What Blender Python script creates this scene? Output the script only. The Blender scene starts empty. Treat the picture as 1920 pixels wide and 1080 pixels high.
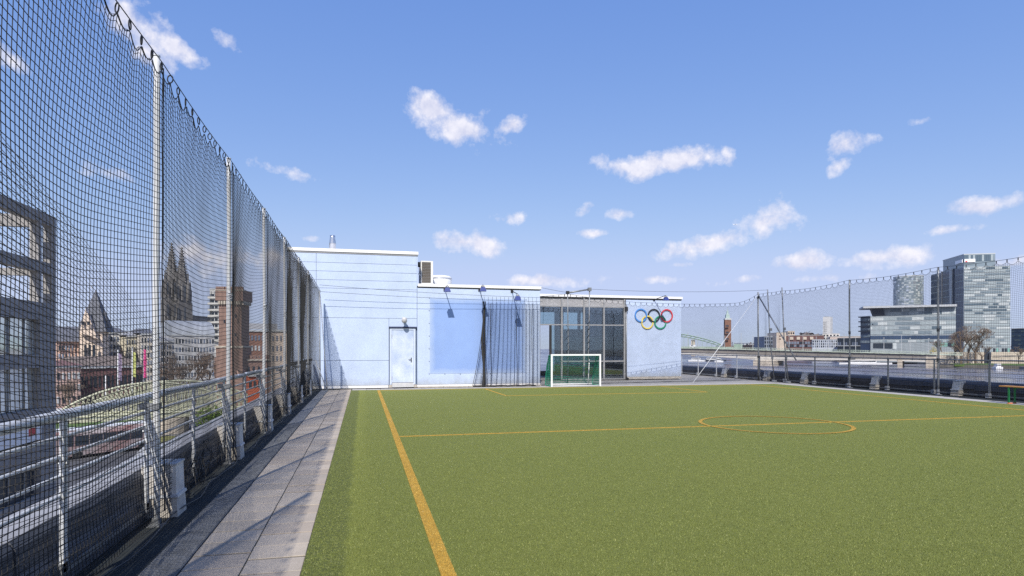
import bpy, math, random
import numpy as np
from mathutils import Vector, Matrix

random.seed(7)
rng = np.random.default_rng(7)
R = math.radians
scene = bpy.context.scene
col = scene.collection

# ---------------------------------------------------------------- camera
F, HOR, EYE = 1152.0, 653.0, 1.5            # focal length and horizon row on a 1920 x 1080 frame, eye height in m
YAW = math.atan2(280.0, F)
SA, CA = math.sin(YAW), math.cos(YAW)
cam = bpy.data.cameras.new('camera')
cam_o = bpy.data.objects.new('camera', cam)
col.objects.link(cam_o)
cam.sensor_width = 36.0
cam.lens = 36.0 * F / 1920.0
cam.shift_y = (HOR - 540.0) / 1920.0
cam.clip_start = 0.05
cam.clip_end = 20000.0
cam_o.location = (0, 0, EYE)
cam_o.rotation_euler = (R(90), 0, -YAW)
scene.camera = cam_o

# ---------------------------------------------------------------- sky, clouds, sun, exposure
SUN_EL, SUN_AZ = R(45.0), R(197.0)
world = bpy.data.worlds.new('World')
scene.world = world
world.use_nodes = True
world.cycles.sampling_method = 'MANUAL'; world.cycles.sample_map_resolution = 256
wt = world.node_tree
wt.nodes.clear()
def wn(t, **k):
    n = wt.nodes.new(t)
    for a, b in k.items(): setattr(n, a, b)
    return n
def wl(a, b): wt.links.new(a, b)
w_out = wn('ShaderNodeOutputWorld')
w_bg = wn('ShaderNodeBackground')
w_bg.inputs['Strength'].default_value = 0.115
w_sky = wn('ShaderNodeTexSky', sky_type='NISHITA', sun_disc=False)
w_sky.sun_elevation, w_sky.sun_rotation = SUN_EL, SUN_AZ
w_sky.altitude = 60.0
w_sky.air_density, w_sky.dust_density, w_sky.ozone_density = 1.05, 0.5, 3.2
w_tc = wn('ShaderNodeTexCoord')
w_dir = wn('ShaderNodeVectorMath', operation='NORMALIZE')
wl(w_tc.outputs['Generated'], w_dir.inputs[0])
def noise_w(scale, detail, rough, dist=0.0):
    n = wn('ShaderNodeTexNoise')
    n.inputs['Scale'].default_value = scale; n.inputs['Detail'].default_value = detail
    n.inputs['Roughness'].default_value = rough; n.inputs['Distortion'].default_value = dist
    wl(w_dir.outputs[0], n.inputs['Vector'])
    return n.outputs['Fac']
def wm(op, a, b=None, c=None, clamp=False):
    n = wn('ShaderNodeMath', operation=op, use_clamp=clamp)
    for i, v in enumerate((a, b, c)):
        if v is None: continue
        if isinstance(v, (int, float)): n.inputs[i].default_value = v
        else: wl(v, n.inputs[i])
    return n.outputs[0]
cn1 = noise_w(24.0, 7.0, 0.62)
cn2 = noise_w(9.0, 4.0, 0.55)
ragged = wm('MULTIPLY_ADD', cn1, 3.0, -1.5)
ragged2 = wm('MULTIPLY_ADD', cn2, 1.3, -0.65)
ragged = wm('ADD', ragged, ragged2)
def sky_dir(u, v):
    t, q = (u - 960) / F, (HOR - v) / F
    return Vector((SA + t * CA, CA - t * SA, q)).normalized()
# scattered fair-weather cumulus: direction of the middle, half width, half height, tilt (deg), density
CLOUDS = [(812, 206, 50, 26, -22, .9), (868, 240, 74, 30, -12, 1.0), (957, 237, 30, 15, 20, .7),
          (1258, 303, 96, 24, 4, 1.0), (1185, 314, 40, 12, -8, .6), (1604, 270, 48, 22, 6, .75), (1579, 309, 22, 14, 30, .6),
          (1425, 418, 55, 32, 22, 1.0), (1345, 452, 92, 20, 10, 1.0), (868, 454, 84, 21, -4, 1.0), (965, 407, 32, 16, 10, .75),
          (1097, 394, 22, 13, 20, .6), (1164, 401, 24, 10, 0, .55), (1106, 438, 26, 9, 0, .6), (1495, 492, 62, 20, 2, .95),
          (1655, 483, 74, 19, 2, .95), (1843, 388, 54, 18, 0, .7), (1738, 225, 40, 9, 0, .32), (1785, 430, 60, 9, 0, .4),
          (250, 42, 72, 44, -38, .75), (325, 86, 70, 20, -22, .6), (432, 84, 34, 20, -30, .42), (15, 108, 60, 18, -30, .6),
          (543, 325, 60, 15, -12, .35), (582, 446, 30, 9, 0, .6), (430, 480, 110, 32, 0, .75), (1050, 526, 100, 11, 0, .6),
          (1395, 524, 70, 10, 6, .5), (1228, 523, 62, 8, 0, .45), (1545, 523, 80, 11, 0, .5), (1275, 497, 18, 6, 0, .45),
          (220, 330, 60, 16, -12, .3), (860, 470, 60, 8, 0, .3), (1120, 303, 20, 18, 30, .28), (1900, 490, 60, 12, 0, .5),
          (2200, 300, 110, 34, 4, .9), (2500, 440, 150, 30, 0, .9), (-350, 260, 120, 40, -8, .9), (-900, 430, 160, 36, 0, .9),
          (900, -420, 150, 60, 10, .8), (1900, -300, 160, 60, -10, .8)]
SKY_BACK = [(-0.7, -0.6, 0.35), (0.5, -0.8, 0.3), (-0.1, -0.9, 0.22), (0.9, -0.35, 0.25), (-0.95, 0.05, 0.3), (0.2, -0.5, 0.6)]
near = None
def add_cloud(C, a, b, tilt, dens):
    """distance from the middle of a cloud in units of its half axes; a thin cloud never gets close to zero"""
    global near
    rt = C.cross(Vector((0, 0, 1))).normalized(); up = rt.cross(C).normalized()
    ct, st = math.cos(tilt), math.sin(tilt)
    m3 = Matrix((rt * ct + up * st, up * ct - rt * st, -C)).transposed()
    mp = wn('ShaderNodeMapping', vector_type='TEXTURE')
    k = .85 * (1.0 - dens) ** .6
    mp.inputs['Location'].default_value = C * (1.0 + .25 * k)
    mp.inputs['Rotation'].default_value = m3.to_euler()
    mp.inputs['Scale'].default_value = (a, b, .25)
    wl(w_dir.outputs[0], mp.inputs['Vector'])
    ln = wn('ShaderNodeVectorMath', operation='LENGTH'); wl(mp.outputs[0], ln.inputs[0])
    near = ln.outputs['Value'] if near is None else wm('MINIMUM', near, ln.outputs['Value'])
for (u, v, a, b, tl, de) in CLOUDS:
    C = sky_dir(u, v)
    k = 1.0 / math.sqrt(1 + ((u - 960) / F) ** 2 + ((HOR - v) / F) ** 2)
    add_cloud(C, a / F * k, b / F * k, R(tl), de)
for q in SKY_BACK: add_cloud(Vector(q).normalized(), 0.09, 0.026, 0.0, .9)
mask = wm('MULTIPLY_ADD', wm('ADD', near, ragged), -1.3, 1.46, clamp=True)
w_cc = wn('ShaderNodeMix', data_type='RGBA')
w_cc.inputs['A'].default_value = (4.5, 4.65, 5.9, 1); w_cc.inputs['B'].default_value = (6.8, 6.65, 7.1, 1)
w_up = wn('ShaderNodeVectorMath', operation='ADD'); wl(w_dir.outputs[0], w_up.inputs[0]); w_up.inputs[1].default_value = (-.004, -.002, .012)
cn3 = wn('ShaderNodeTexNoise'); cn3.inputs['Scale'].default_value = 24.0; cn3.inputs['Detail'].default_value = 4.0; cn3.inputs['Roughness'].default_value = .62
wl(w_up.outputs[0], cn3.inputs['Vector'])                      # thinner cloud towards the light: a bright crown, else a greyer base
wl(wm('MULTIPLY_ADD', wm('SUBTRACT', cn3.outputs['Fac'], cn1), 2.6, .52, clamp=True), w_cc.inputs['Factor'])
w_hs = wn('ShaderNodeHueSaturation')
w_hs.inputs['Hue'].default_value = 0.508; w_hs.inputs['Saturation'].default_value = 1.0; w_hs.inputs['Value'].default_value = 1.0
wl(w_sky.outputs[0], w_hs.inputs['Color'])
w_mx = wn('ShaderNodeMix', data_type='RGBA')
wl(wm('MULTIPLY', mask, .9), w_mx.inputs['Factor'])
w_sp = wn('ShaderNodeSeparateColor'); wl(w_hs.outputs[0], w_sp.inputs[0]); w_cb = wn('ShaderNodeCombineColor')
for i_, (a_, b_) in enumerate(((1.115, .875), (1.559, .63), (3.495, .30))):
    wl(wm('SMOOTH_MIN', wm('MULTIPLY', wm('POWER', w_sp.outputs[i_], b_), a_), (3.75, 4.45, 6.6)[i_], 1.2), w_cb.inputs[i_])
wl(w_cb.outputs[0], w_mx.inputs['A']); wl(w_cc.outputs['Result'], w_mx.inputs['B'])
wl(w_mx.outputs['Result'], w_bg.inputs['Color'])
wl(w_bg.outputs[0], w_out.inputs[0])

sun = bpy.data.lights.new('sun', 'SUN')
sun.energy = 3.9; sun.angle = R(0.53); sun.color = (1.0, 0.955, 0.88)
sun_o = bpy.data.objects.new('sun', sun)
col.objects.link(sun_o)
sun_to = Vector((-math.sin(SUN_AZ) * math.cos(SUN_EL), -math.cos(SUN_AZ) * math.cos(SUN_EL), -math.sin(SUN_EL)))
sun_o.rotation_euler = sun_to.to_track_quat('-Z', 'Y').to_euler()
sun_o.location = (-20, -60, 60)
vs = scene.view_settings
vs.view_transform = 'Standard'; vs.look = 'None'; vs.exposure = 0.35; vs.gamma = 1.0; vs.use_curve_mapping = False
scene.render.engine = 'CYCLES'
scene.cycles.max_bounces = 6; scene.cycles.diffuse_bounces = 2; scene.cycles.glossy_bounces = 4
scene.cycles.transmission_bounces = 6; scene.cycles.transparent_max_bounces = 12
scene.cycles.sample_clamp_indirect = 6.0
scene.cycles.use_denoising = False

# ---------------------------------------------------------------- helpers
def P(u, d):
    """ground-plan point seen in column u of the frame, d metres ahead of the camera"""
    X = (u - 960.0) / F * d
    return Vector((d * SA + X * CA, d * CA - X * SA))
def Zv(v, d): return EYE + (HOR - v) * d / F
def along(p, e, u):
    """distance t so that p + t e appears in column u"""
    k = (u - 960.0) / F
    n = Vector((CA - k * SA, -SA - k * CA))
    return -(n.dot(p)) / n.dot(e)

MATS = {}
def mat(name, c, rough=.8, metal=0.0, var=.12, scale=4.0, bump=0.0, bscale=60.0, c2=None, spec=.5, fine=0.0, stretch=None, fscale=90.0):
    if name in MATS: return MATS[name]
    m = bpy.data.materials.new(name); m.use_nodes = True
    nt = m.node_tree; N = nt.nodes; L = nt.links
    b = N['Principled BSDF']
    b.inputs['Roughness'].default_value = rough; b.inputs['Metallic'].default_value = metal
    b.inputs['Specular IOR Level'].default_value = spec
    g = N.new('ShaderNodeNewGeometry'); vec = g.outputs['Position']
    if stretch:
        mp = N.new('ShaderNodeMapping'); mp.inputs['Scale'].default_value = stretch
        L.new(vec, mp.inputs['Vector']); vec = mp.outputs[0]
    n = N.new('ShaderNodeTexNoise'); n.inputs['Scale'].default_value = scale; n.inputs['Detail'].default_value = 6; n.inputs['Roughness'].default_value = .62
    L.new(vec, n.inputs['Vector'])
    rp = N.new('ShaderNodeMapRange'); rp.inputs[1].default_value = .3; rp.inputs[2].default_value = .7
    L.new(n.outputs['Fac'], rp.inputs[0])
    mx = N.new('ShaderNodeMix'); mx.data_type = 'RGBA'
    lo = tuple(max(0, x * (1 - var)) for x in c); hi = tuple(min(1, x * (1 + var)) for x in (c2 or c))
    mx.inputs['A'].default_value = (*lo, 1); mx.inputs['B'].default_value = (*hi, 1)
    L.new(rp.outputs[0], mx.inputs['Factor'])
    out = mx.outputs['Result']
    if fine > 0:
        n2 = N.new('ShaderNodeTexNoise'); n2.inputs['Scale'].default_value = fscale; n2.inputs['Detail'].default_value = 3
        L.new(vec, n2.inputs['Vector'])
        r2 = N.new('ShaderNodeMapRange'); r2.inputs[1].default_value = .3; r2.inputs[2].default_value = .7
        r2.inputs[3].default_value = 1 - fine; r2.inputs[4].default_value = 1 + fine
        L.new(n2.outputs['Fac'], r2.inputs[0])
        m2 = N.new('ShaderNodeVectorMath'); m2.operation = 'SCALE'
        L.new(out, m2.inputs[0]); L.new(r2.outputs[0], m2.inputs['Scale']); out = m2.outputs[0]
    L.new(out, b.inputs['Base Color'])
    if bump > 0:
        n3 = N.new('ShaderNodeTexNoise'); n3.inputs['Scale'].default_value = bscale; n3.inputs['Detail'].default_value = 5
        L.new(vec, n3.inputs['Vector'])
        bp = N.new('ShaderNodeBump'); bp.inputs['Strength'].default_value = bump; bp.inputs['Distance'].default_value = .02
        L.new(n3.outputs['Fac'], bp.inputs['Height']); L.new(bp.outputs[0], b.inputs['Normal'])
    MATS[name] = m
    return m

ROOT = {}
def thing(name, label, cat, loc=(0, 0, 0), group=None, rz=0.0):
    o = bpy.data.objects.new(name, None); col.objects.link(o)
    o.empty_display_size = .2
    o.location = loc; o.rotation_euler = (0, 0, rz)
    tag(o, label, cat, group); ROOT[o.name] = Vector(loc)
    return o
def tag(o, label=None, cat=None, group=None, kind=None):
    if label: o['label'] = label
    if cat: o['category'] = cat
    if group: o['group'] = group
    if kind: o['kind'] = kind
    return o
def root_loc(o):
    while o is not None and o.parent is not None: o = o.parent
    return Vector(o.location) if o is not None else Vector((0, 0, 0))

class MB:
    """collects geometry in world coordinates, or in the thing's own when local"""
    def __init__(s): s.v, s.f, s.m = [], [], []
    def _add(s, vs, fs, mi=0):
        b = len(s.v); s.v += [tuple(x) for x in vs]
        s.f += [tuple(b + i for i in f) for f in fs]; s.m += [mi] * len(fs)
        return s
    def box(s, a, b, mi=0):
        x0, y0, z0 = a; x1, y1, z1 = b
        return s._add([(x0, y0, z0), (x1, y0, z0), (x1, y1, z0), (x0, y1, z0), (x0, y0, z1), (x1, y0, z1), (x1, y1, z1), (x0, y1, z1)],
                      [(3, 2, 1, 0), (4, 5, 6, 7), (0, 1, 5, 4), (1, 2, 6, 5), (2, 3, 7, 6), (3, 0, 4, 7)], mi)
    def cham(s, a, b, c, mi=0):
        """box with a chamfered top edge"""
        x0, y0, z0 = a; x1, y1, z1 = b
        return s._add([(x0, y0, z0), (x1, y0, z0), (x1, y1, z0), (x0, y1, z0), (x0, y0, z1 - c), (x1, y0, z1 - c), (x1, y1, z1 - c), (x0, y1, z1 - c),
                       (x0 + c, y0 + c, z1), (x1 - c, y0 + c, z1), (x1 - c, y1 - c, z1), (x0 + c, y1 - c, z1)],
                      [(3, 2, 1, 0), (0, 1, 5, 4), (1, 2, 6, 5), (2, 3, 7, 6), (3, 0, 4, 7), (4, 5, 9, 8), (5, 6, 10, 9), (6, 7, 11, 10), (7, 4, 8, 11), (8, 9, 10, 11)], mi)
    def prism(s, poly, z0, z1, mi=0):
        """vertical prism over a ground-plan polygon (counter-clockwise)"""
        n = len(poly)
        ar = sum(poly[i][0] * poly[(i + 1) % n][1] - poly[(i + 1) % n][0] * poly[i][1] for i in range(n))
        if ar < 0: poly = poly[::-1]
        zz0 = z0 if isinstance(z0, (list, tuple)) else [z0] * n
        zz1 = z1 if isinstance(z1, (list, tuple)) else [z1] * n
        vs = [(p[0], p[1], zz0[i]) for i, p in enumerate(poly)] + [(p[0], p[1], zz1[i]) for i, p in enumerate(poly)]
        fs = [tuple(range(n))[::-1], tuple(range(n, 2 * n))] + [(i, (i + 1) % n, n + (i + 1) % n, n + i) for i in range(n)]
        return s._add(vs, fs, mi)
    def wall(s, p, q, z0, z1, t, mi=0):
        """upright slab from p to q (ground plan), thickness t to the left of p->q"""
        p, q = Vector(p[:2]), Vector(q[:2]); e = (q - p).normalized(); n = Vector((-e.y, e.x)) * t
        return s.prism([p, q, q + n, p + n], z0, z1, mi)
    def rod(s, a, b, r, n=8, r2=None, mi=0, caps=True):
        a, b = Vector(a), Vector(b); d = (b - a).normalized()
        k = Vector((0, 0, 1)) if abs(d.z) < .9 else Vector((1, 0, 0))
        x = d.cross(k).normalized(); y = d.cross(x); r2 = r if r2 is None else r2
        vs = []
        for c, rr in ((a, r), (b, r2)):
            for i in range(n):
                t = 2 * math.pi * i / n; vs.append(c + x * (math.cos(t) * rr) + y * (math.sin(t) * rr))
        fs = [(i, n + i, n + (i + 1) % n, (i + 1) % n) for i in range(n)]
        if caps: fs += [tuple(range(n)), tuple(range(n, 2 * n))[::-1]]
        return s._add(vs, fs, mi)
    def tube(s, pts, r, n=6, mi=0, closed=False):
        pts = [Vector(p) for p in pts]; m = len(pts); vs = []
        rr = r if isinstance(r, (list, tuple)) else [r] * m
        x = None
        for i, p in enumerate(pts):
            if closed: d = pts[(i + 1) % m] - pts[i - 1]
            else: d = pts[min(i + 1, m - 1)] - pts[max(i - 1, 0)]
            d.normalize()
            if x is None:
                k = Vector((0, 0, 1)) if abs(d.z) < .9 else Vector((1, 0, 0)); x = d.cross(k).normalized()
            else: x = (x - d * x.dot(d)).normalized()
            y = d.cross(x)
            for j in range(n):
                t = 2 * math.pi * j / n; vs.append(p + x * (math.cos(t) * rr[i]) + y * (math.sin(t) * rr[i]))
        fs = []
        for i in range(m if closed else m - 1):
            k = (i + 1) % m
            for j in range(n): fs.append((i * n + j, k * n + j, k * n + (j + 1) % n, i * n + (j + 1) % n))
        if not closed: fs += [tuple(range(n)), tuple(range((m - 1) * n, m * n))[::-1]]
        return s._add(vs, fs, mi)
    def lathe(s, c, prof, n=16, mi=0):
        """profile of (radius, height) turned about a vertical axis through c"""
        vs = []
        for (r, z) in prof:
            for i in range(n):
                t = 2 * math.pi * i / n; vs.append((c[0] + r * math.cos(t), c[1] + r * math.sin(t), c[2] + z))
        fs = [(k * n + i, k * n + (i + 1) % n, (k + 1) * n + (i + 1) % n, (k + 1) * n + i) for k in range(len(prof) - 1) for i in range(n)]
        fs += [tuple(range(n))[::-1], tuple(range((len(prof) - 1) * n, len(prof) * n))]
        return s._add(vs, fs, mi)
    def extr(s, prof, a, b, mi=0):
        """closed profile of (x, z) points swept along y from a to b"""
        n = len(prof)
        vs = [(p[0], a, p[1]) for p in prof] + [(p[0], b, p[1]) for p in prof]
        fs = [tuple(range(n)), tuple(range(n, 2 * n))[::-1]] + [(i, n + i, n + (i + 1) % n, (i + 1) % n) for i in range(n)]
        return s._add(vs, fs, mi)
    def build(s, name, mats, parent=None, local=False, smooth=False, kind=None):
        me = bpy.data.meshes.new(name)
        off = Vector((0, 0, 0)) if (local or parent is None) else root_loc(parent)
        me.from_pydata([(v[0] - off.x, v[1] - off.y, v[2] - off.z) for v in s.v], [], s.f)
        mats = mats if isinstance(mats, (list, tuple)) else [mats]
        for m in mats: me.materials.append(m)
        if len(mats) > 1: me.polygons.foreach_set('material_index', s.m)
        if smooth: me.polygons.foreach_set('use_smooth', [True] * len(me.polygons))
        me.update()
        o = bpy.data.objects.new(name, me); col.objects.link(o)
        if parent is not None: o.parent = parent
        if kind: o['kind'] = kind
        return o
def inst(src, name, loc, parent=None, rot=(0, 0, 0), scale=(1, 1, 1)):
    """another object on the same mesh; loc is in world coordinates for an unrotated thing"""
    o = bpy.data.objects.new(name, src.data); col.objects.link(o)
    off = root_loc(parent) if parent is not None else Vector((0, 0, 0))
    if parent is not None: o.parent = parent
    o.location = Vector(loc) - off; o.rotation_euler = rot; o.scale = scale
    return o
def copy_tree(src, loc, label, group=None, rz=None):
    r = src.copy(); col.objects.link(r); r.location = loc
    if rz is not None: r.rotation_euler = (0, 0, rz)
    r['label'] = label
    if group: r['group'] = group
    for ch in list(src.children):
        c = ch.copy(); col.objects.link(c); c.parent = r
        for g in list(ch.children):
            d = g.copy(); col.objects.link(d); d.parent = c
    return r
def np_mesh(name, verts, quads, mats, parent=None, tris=False, mi=None):
    me = bpy.data.meshes.new(name); k = 3 if tris else 4
    off = root_loc(parent) if parent is not None else Vector((0, 0, 0))
    verts = np.asarray(verts, dtype=np.float64) - np.array(off)
    nf = len(quads)
    me.vertices.add(len(verts)); me.vertices.foreach_set('co', verts.astype(np.float32).ravel())
    me.loops.add(nf * k); me.loops.foreach_set('vertex_index', np.asarray(quads, dtype=np.int32).ravel())
    me.polygons.add(nf); me.polygons.foreach_set('loop_start', np.arange(0, nf * k, k, dtype=np.int32))
    for m in (mats if isinstance(mats, (list, tuple)) else [mats]): me.materials.append(m)
    if mi is not None: me.polygons.foreach_set('material_index', np.asarray(mi, dtype=np.int32))
    me.update(calc_edges=True); me.validate()
    o = bpy.data.objects.new(name, me); col.objects.link(o)
    if parent is not None: o.parent = parent
    return o
def strands(grid, r, A, B, sides=3):
    """thin twine along the first axis of grid (n, m, 3): n strands of m points; A, B span the cross-section"""
    n, m, _ = grid.shape
    ang = np.arange(sides) * 2 * np.pi / sides
    off = (np.cos(ang)[:, None] * np.array(A)[None] + np.sin(ang)[:, None] * np.array(B)[None]) * r
    v = (grid[:, :, None, :] + off[None, None]).reshape(-1, 3)
    i = np.arange(n)[:, None, None] * (m * sides); j = np.arange(m - 1)[None, :, None] * sides; k = np.arange(sides)[None, None, :]
    a = i + j + k; b = i + j + (k + 1) % sides
    q = np.stack([a, a + sides, b + sides, b], -1).reshape(-1, 4)
    return v, q
def net_mesh(name, g, r, tang, norm, m, parent):
    """square mesh: g[i, j] knots, i along the net, j up it"""
    v1, q1 = strands(g, r, tang, norm)
    v2, q2 = strands(np.swapaxes(g, 0, 1).copy(), r, (0, 0, 1), norm)
    return np_mesh(name, np.concatenate([v1, v2]), np.concatenate([q1, q2 + len(v1)]), m, parent)

# ---------------------------------------------------------------- materials of the roof
M_bit = mat('bitumen', (.015, .019, .019), .85, var=.35, scale=5, bump=.35, bscale=180, fine=.35, fscale=220)
M_slab = [mat('slab%d' % i, c, .9, var=.10, scale=2.5, bump=.12, bscale=160, fine=.16, fscale=150)
          for i, c in enumerate([(.385, .328, .262), (.335, .287, .23), (.42, .355, .278), (.36, .30, .235)])]
M_kerb = mat('kerb_concrete', (.40, .375, .35), .9, var=.16, scale=3, bump=.15, bscale=120, fine=.12)
M_deck = mat('roof_gravel_felt', (.30, .285, .265), .9, var=.22, scale=1.4, bump=.2, bscale=90, fine=.15)
M_memL = mat('grey_membrane', (.34, .34, .355), .62, var=.16, scale=2.2, bump=.12, bscale=14, fine=.06)
M_memR = mat('dark_membrane', (.021, .024, .036), .5, var=.35, scale=2.0, bump=.25, bscale=9)
M_galv = mat('galvanised_steel', (.62, .63, .64), .5, .25, var=.16, scale=14, bump=.05, bscale=60)
M_galvd = mat('weathered_steel', (.27, .28, .29), .5, .55, var=.25, scale=9, bump=.05, bscale=60)
M_white = mat('white_tube', (.62, .625, .62), .4, .0, var=.07, scale=6)
M_twine = mat('black_twine', (.026, .025, .024), .8, var=.2, scale=40)
M_cable = mat('dark_cable', (.02, .021, .024), .55, .2, var=.2, scale=30)
M_conc = mat('cast_concrete', (.46, .42, .365), .9, var=.24, scale=7, bump=.2, bscale=70, fine=.1)
M_flash = mat('grey_flashing', (.42, .435, .46), .45, .35, var=.15, scale=6)
M_mat = mat('ridged_mat', (.16, .163, .166), .8, var=.3, scale=8, bump=.2, bscale=90, fine=.2)
M_black = mat('black_rubber', (.014, .015, .016), .7, var=.2, scale=20)

def turf_material():
    m = bpy.data.materials.new('turf'); m.use_nodes = True
    nt = m.node_tree; N = nt.nodes; L = nt.links; b = N['Principled BSDF']
    b.inputs['Roughness'].default_value = .85; b.inputs['Specular IOR Level'].default_value = .25
    g = N.new('ShaderNodeNewGeometry')
    def noise(scale, det=4, ro=.6):
        n = N.new('ShaderNodeTexNoise'); n.inputs['Scale'].default_value = scale; n.inputs['Detail'].default_value = det; n.inputs['Roughness'].default_value = ro
        L.new(g.outputs['Position'], n.inputs['Vector']); return n.outputs['Fac']
    def mr(x, a, c, d=0., e=1.):
        n = N.new('ShaderNodeMapRange'); n.inputs[1].default_value = a; n.inputs[2].default_value = c; n.inputs[3].default_value = d; n.inputs[4].default_value = e
        L.new(x, n.inputs[0]); return n.outputs[0]
    def mix(f, A, B):
        n = N.new('ShaderNodeMix'); n.data_type = 'RGBA'
        L.new(f, n.inputs['Factor'])
        for k, x in (('A', A), ('B', B)):
            if isinstance(x, tuple): n.inputs[k].default_value = (*x, 1)
            else: L.new(x, n.inputs[k])
        return n.outputs['Result']
    def mth(op, a, b_):
        n = N.new('ShaderNodeMath'); n.operation = op
        for i, x in enumerate((a, b_)):
            if isinstance(x, (int, float)): n.inputs[i].default_value = x
            else: L.new(x, n.inputs[i])
        return n.outputs[0]
    fib = noise(230, 2); mid = noise(55, 3); big = noise(.55, 4, .55); grit = noise(420, 1)
    c = mix(mr(fib, .30, .70), (.130, .150, .024), (.245, .268, .054))
    c = mix(mr(mid, .35, .68, 0, .45), c, (.214, .224, .052))
    c = mix(mr(big, .35, .68, 0, .30), c, (.160, .190, .038))
    c = mix(mr(grit, .66, .74, 0, .75), c, (.46, .44, .24))
    sx = N.new('ShaderNodeSeparateXYZ'); L.new(g.outputs['Position'], sx.inputs[0])
    edge = mth('ADD', sx.outputs[0], mth('MULTIPLY', mth('SUBTRACT', noise(3.2, 5), .5), .17))
    worn = mr(edge, -.16, -.09, 1, 0)                       # rubber crumb washed to the open seam of the first roll
    c = mix(mth('MULTIPLY', worn, mr(noise(34, 4, .7), .40, .66, 0, .75)), c, (.040, .055, .030))
    c = mix(mth('MULTIPLY', mr(edge, -.13, -.10), mr(edge, -.08, .16, .28, 0)), c, (.30, .315, .06))   # brighter, yellower band beside it
    dirt = mr(noise(2.1, 6, .7), .60, .78, 0, .38)
    c = mix(dirt, c, (.085, .115, .040))
    L.new(c, b.inputs['Base Color'])
    bp = N.new('ShaderNodeBump'); bp.inputs['Strength'].default_value = .9; bp.inputs['Distance'].default_value = .012
    L.new(mth('ADD', fib, mid), bp.inputs['Height']); L.new(bp.outputs[0], b.inputs['Normal'])
    return m
M_turf = turf_material()
M_line = mat('orange_turf_line', (.52, .315, .05), .85, var=.20, scale=30, bump=.8, bscale=230, fine=.30, fscale=240, spec=.25)
M_fib = [mat('fibre%d' % i, c, .55, var=.2, scale=8, spec=.35) for i, c in enumerate([(.155, .185, .042), (.24, .265, .068), (.38, .385, .15), (.07, .09, .024)])]
M_fibl = [mat('fibre_line%d' % i, c, .6, var=.2, scale=8, spec=.3) for i, c in enumerate([(.50, .29, .04), (.64, .42, .10)])]

# ---------------------------------------------------------------- roof of the museum: deck, paving, turf
GZ = -10.5
mus = thing('museum_building', 'lower museum block whose flat roof carries the green pitch', 'building', (8, 13, GZ))
MB().box((-2.15, -9, GZ), (19.1, 36, -.06)).build('wall', mat('museum_render', (.42, .36, .30), .85, var=.15, scale=1), mus)
deck = tag(MB().box((-2.1, -8.8, -.058), (19.0, 35.8, -.04)).build('roof_deck', M_deck), kind='structure')
tag(MB().box((-1.90, -6, -.04), (-1.19, 23.78, -.012)).build('felt_strip', M_bit), kind='structure')
# two rows of paving slabs beside the pitch
pav = tag(MB().box((-1.188, -3, -.04), (-.402, 23.4, -.006)).build('pavement', mat('joint_soil', (.022, .023, .015), .95, var=.4, scale=20)), kind='structure')
slab_m = [MB().cham((-.1940, -.1415, -.037), (.1940, .1415, .0), .003).build('slab', M_slab[i], pav) for i in range(4)]
first = set(range(4)); k = 0
for c_, x in enumerate((-.995, -.598)):
    y = 2.6 + (.13 if c_ else 0)
    while y < 23.2:
        q = rng.integers(0, 4)
        z = float(rng.normal(0, .0016)); rot = (float(rng.normal(0, .003)), float(rng.normal(0, .003)), float(rng.normal(0, .004)))
        if int(q) in first:
            first.discard(int(q)); o = slab_m[int(q)]; o.location = (x, y, z); o.rotation_euler = rot
        else: inst(slab_m[int(q)], 'slab', (x, y, z), pav, rot)
        y += .299
# kerb slabs along the far end and the right side of the pitch
kb = tag(MB().box((-.40, 22.62, -.04), (17.46, 23.3, -.02)).box((16.86, 2, -.04), (17.46, 22.615, -.02)).build('kerb_bed', M_bit), kind='structure')
k0 = MB().cham((-.33, -.247, -.03), (.33, .247, .0), .008).build('slab', M_kerb, kb); k0.location = (17.16, 3.0, 0)
for i in range(1, 40): inst(k0, 'slab', (17.16, 3.0 + i * .503, float(rng.normal(0, .002))), kb, (0, 0, float(rng.normal(0, .004))))
for i in range(35): inst(k0, 'slab', (-.12 + i * .503, 22.96, float(rng.normal(0, .002))), kb, (0, 0, R(90) + float(rng.normal(0, .004))))

pitch = tag(MB().box((-.40, -3, -.04), (16.85, 22.6, .004)).build('artificial_turf', M_turf), kind='structure')
def line_box(x0, y0, x1, y1): MB().box((x0, y0, .004), (x1, y1, .009)).build('painted_line', M_line, pitch)
LW = .05
line_box(.50, -2.9, .60, 22.3)                     # near touch line
line_box(15.47, 2, 15.57, 22.3)
line_box(.602, 10.52, 15.468, 10.59)
line_box(.602, 22.22, 15.468, 22.29)
line_box(4.35, 18.872, 4.42, 22.218); line_box(11.38, 18.872, 11.45, 22.218); line_box(4.35, 18.80, 11.45, 18.87)
mb = MB(); n = 72; cx, cy = 7.87, 10.55
vs = []; fs = []
for i in range(n):
    t = 2 * math.pi * i / n
    for r in (1.345, 1.42): vs += [(cx + r * math.cos(t), cy + r * math.sin(t), .0115)]
for i in range(n): fs.append((2 * i, 2 * i + 1, 2 * ((i + 1) % n) + 1, 2 * ((i + 1) % n)))
mb._add(vs, fs); mb.build('centre_circle', M_line, pitch)

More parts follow.
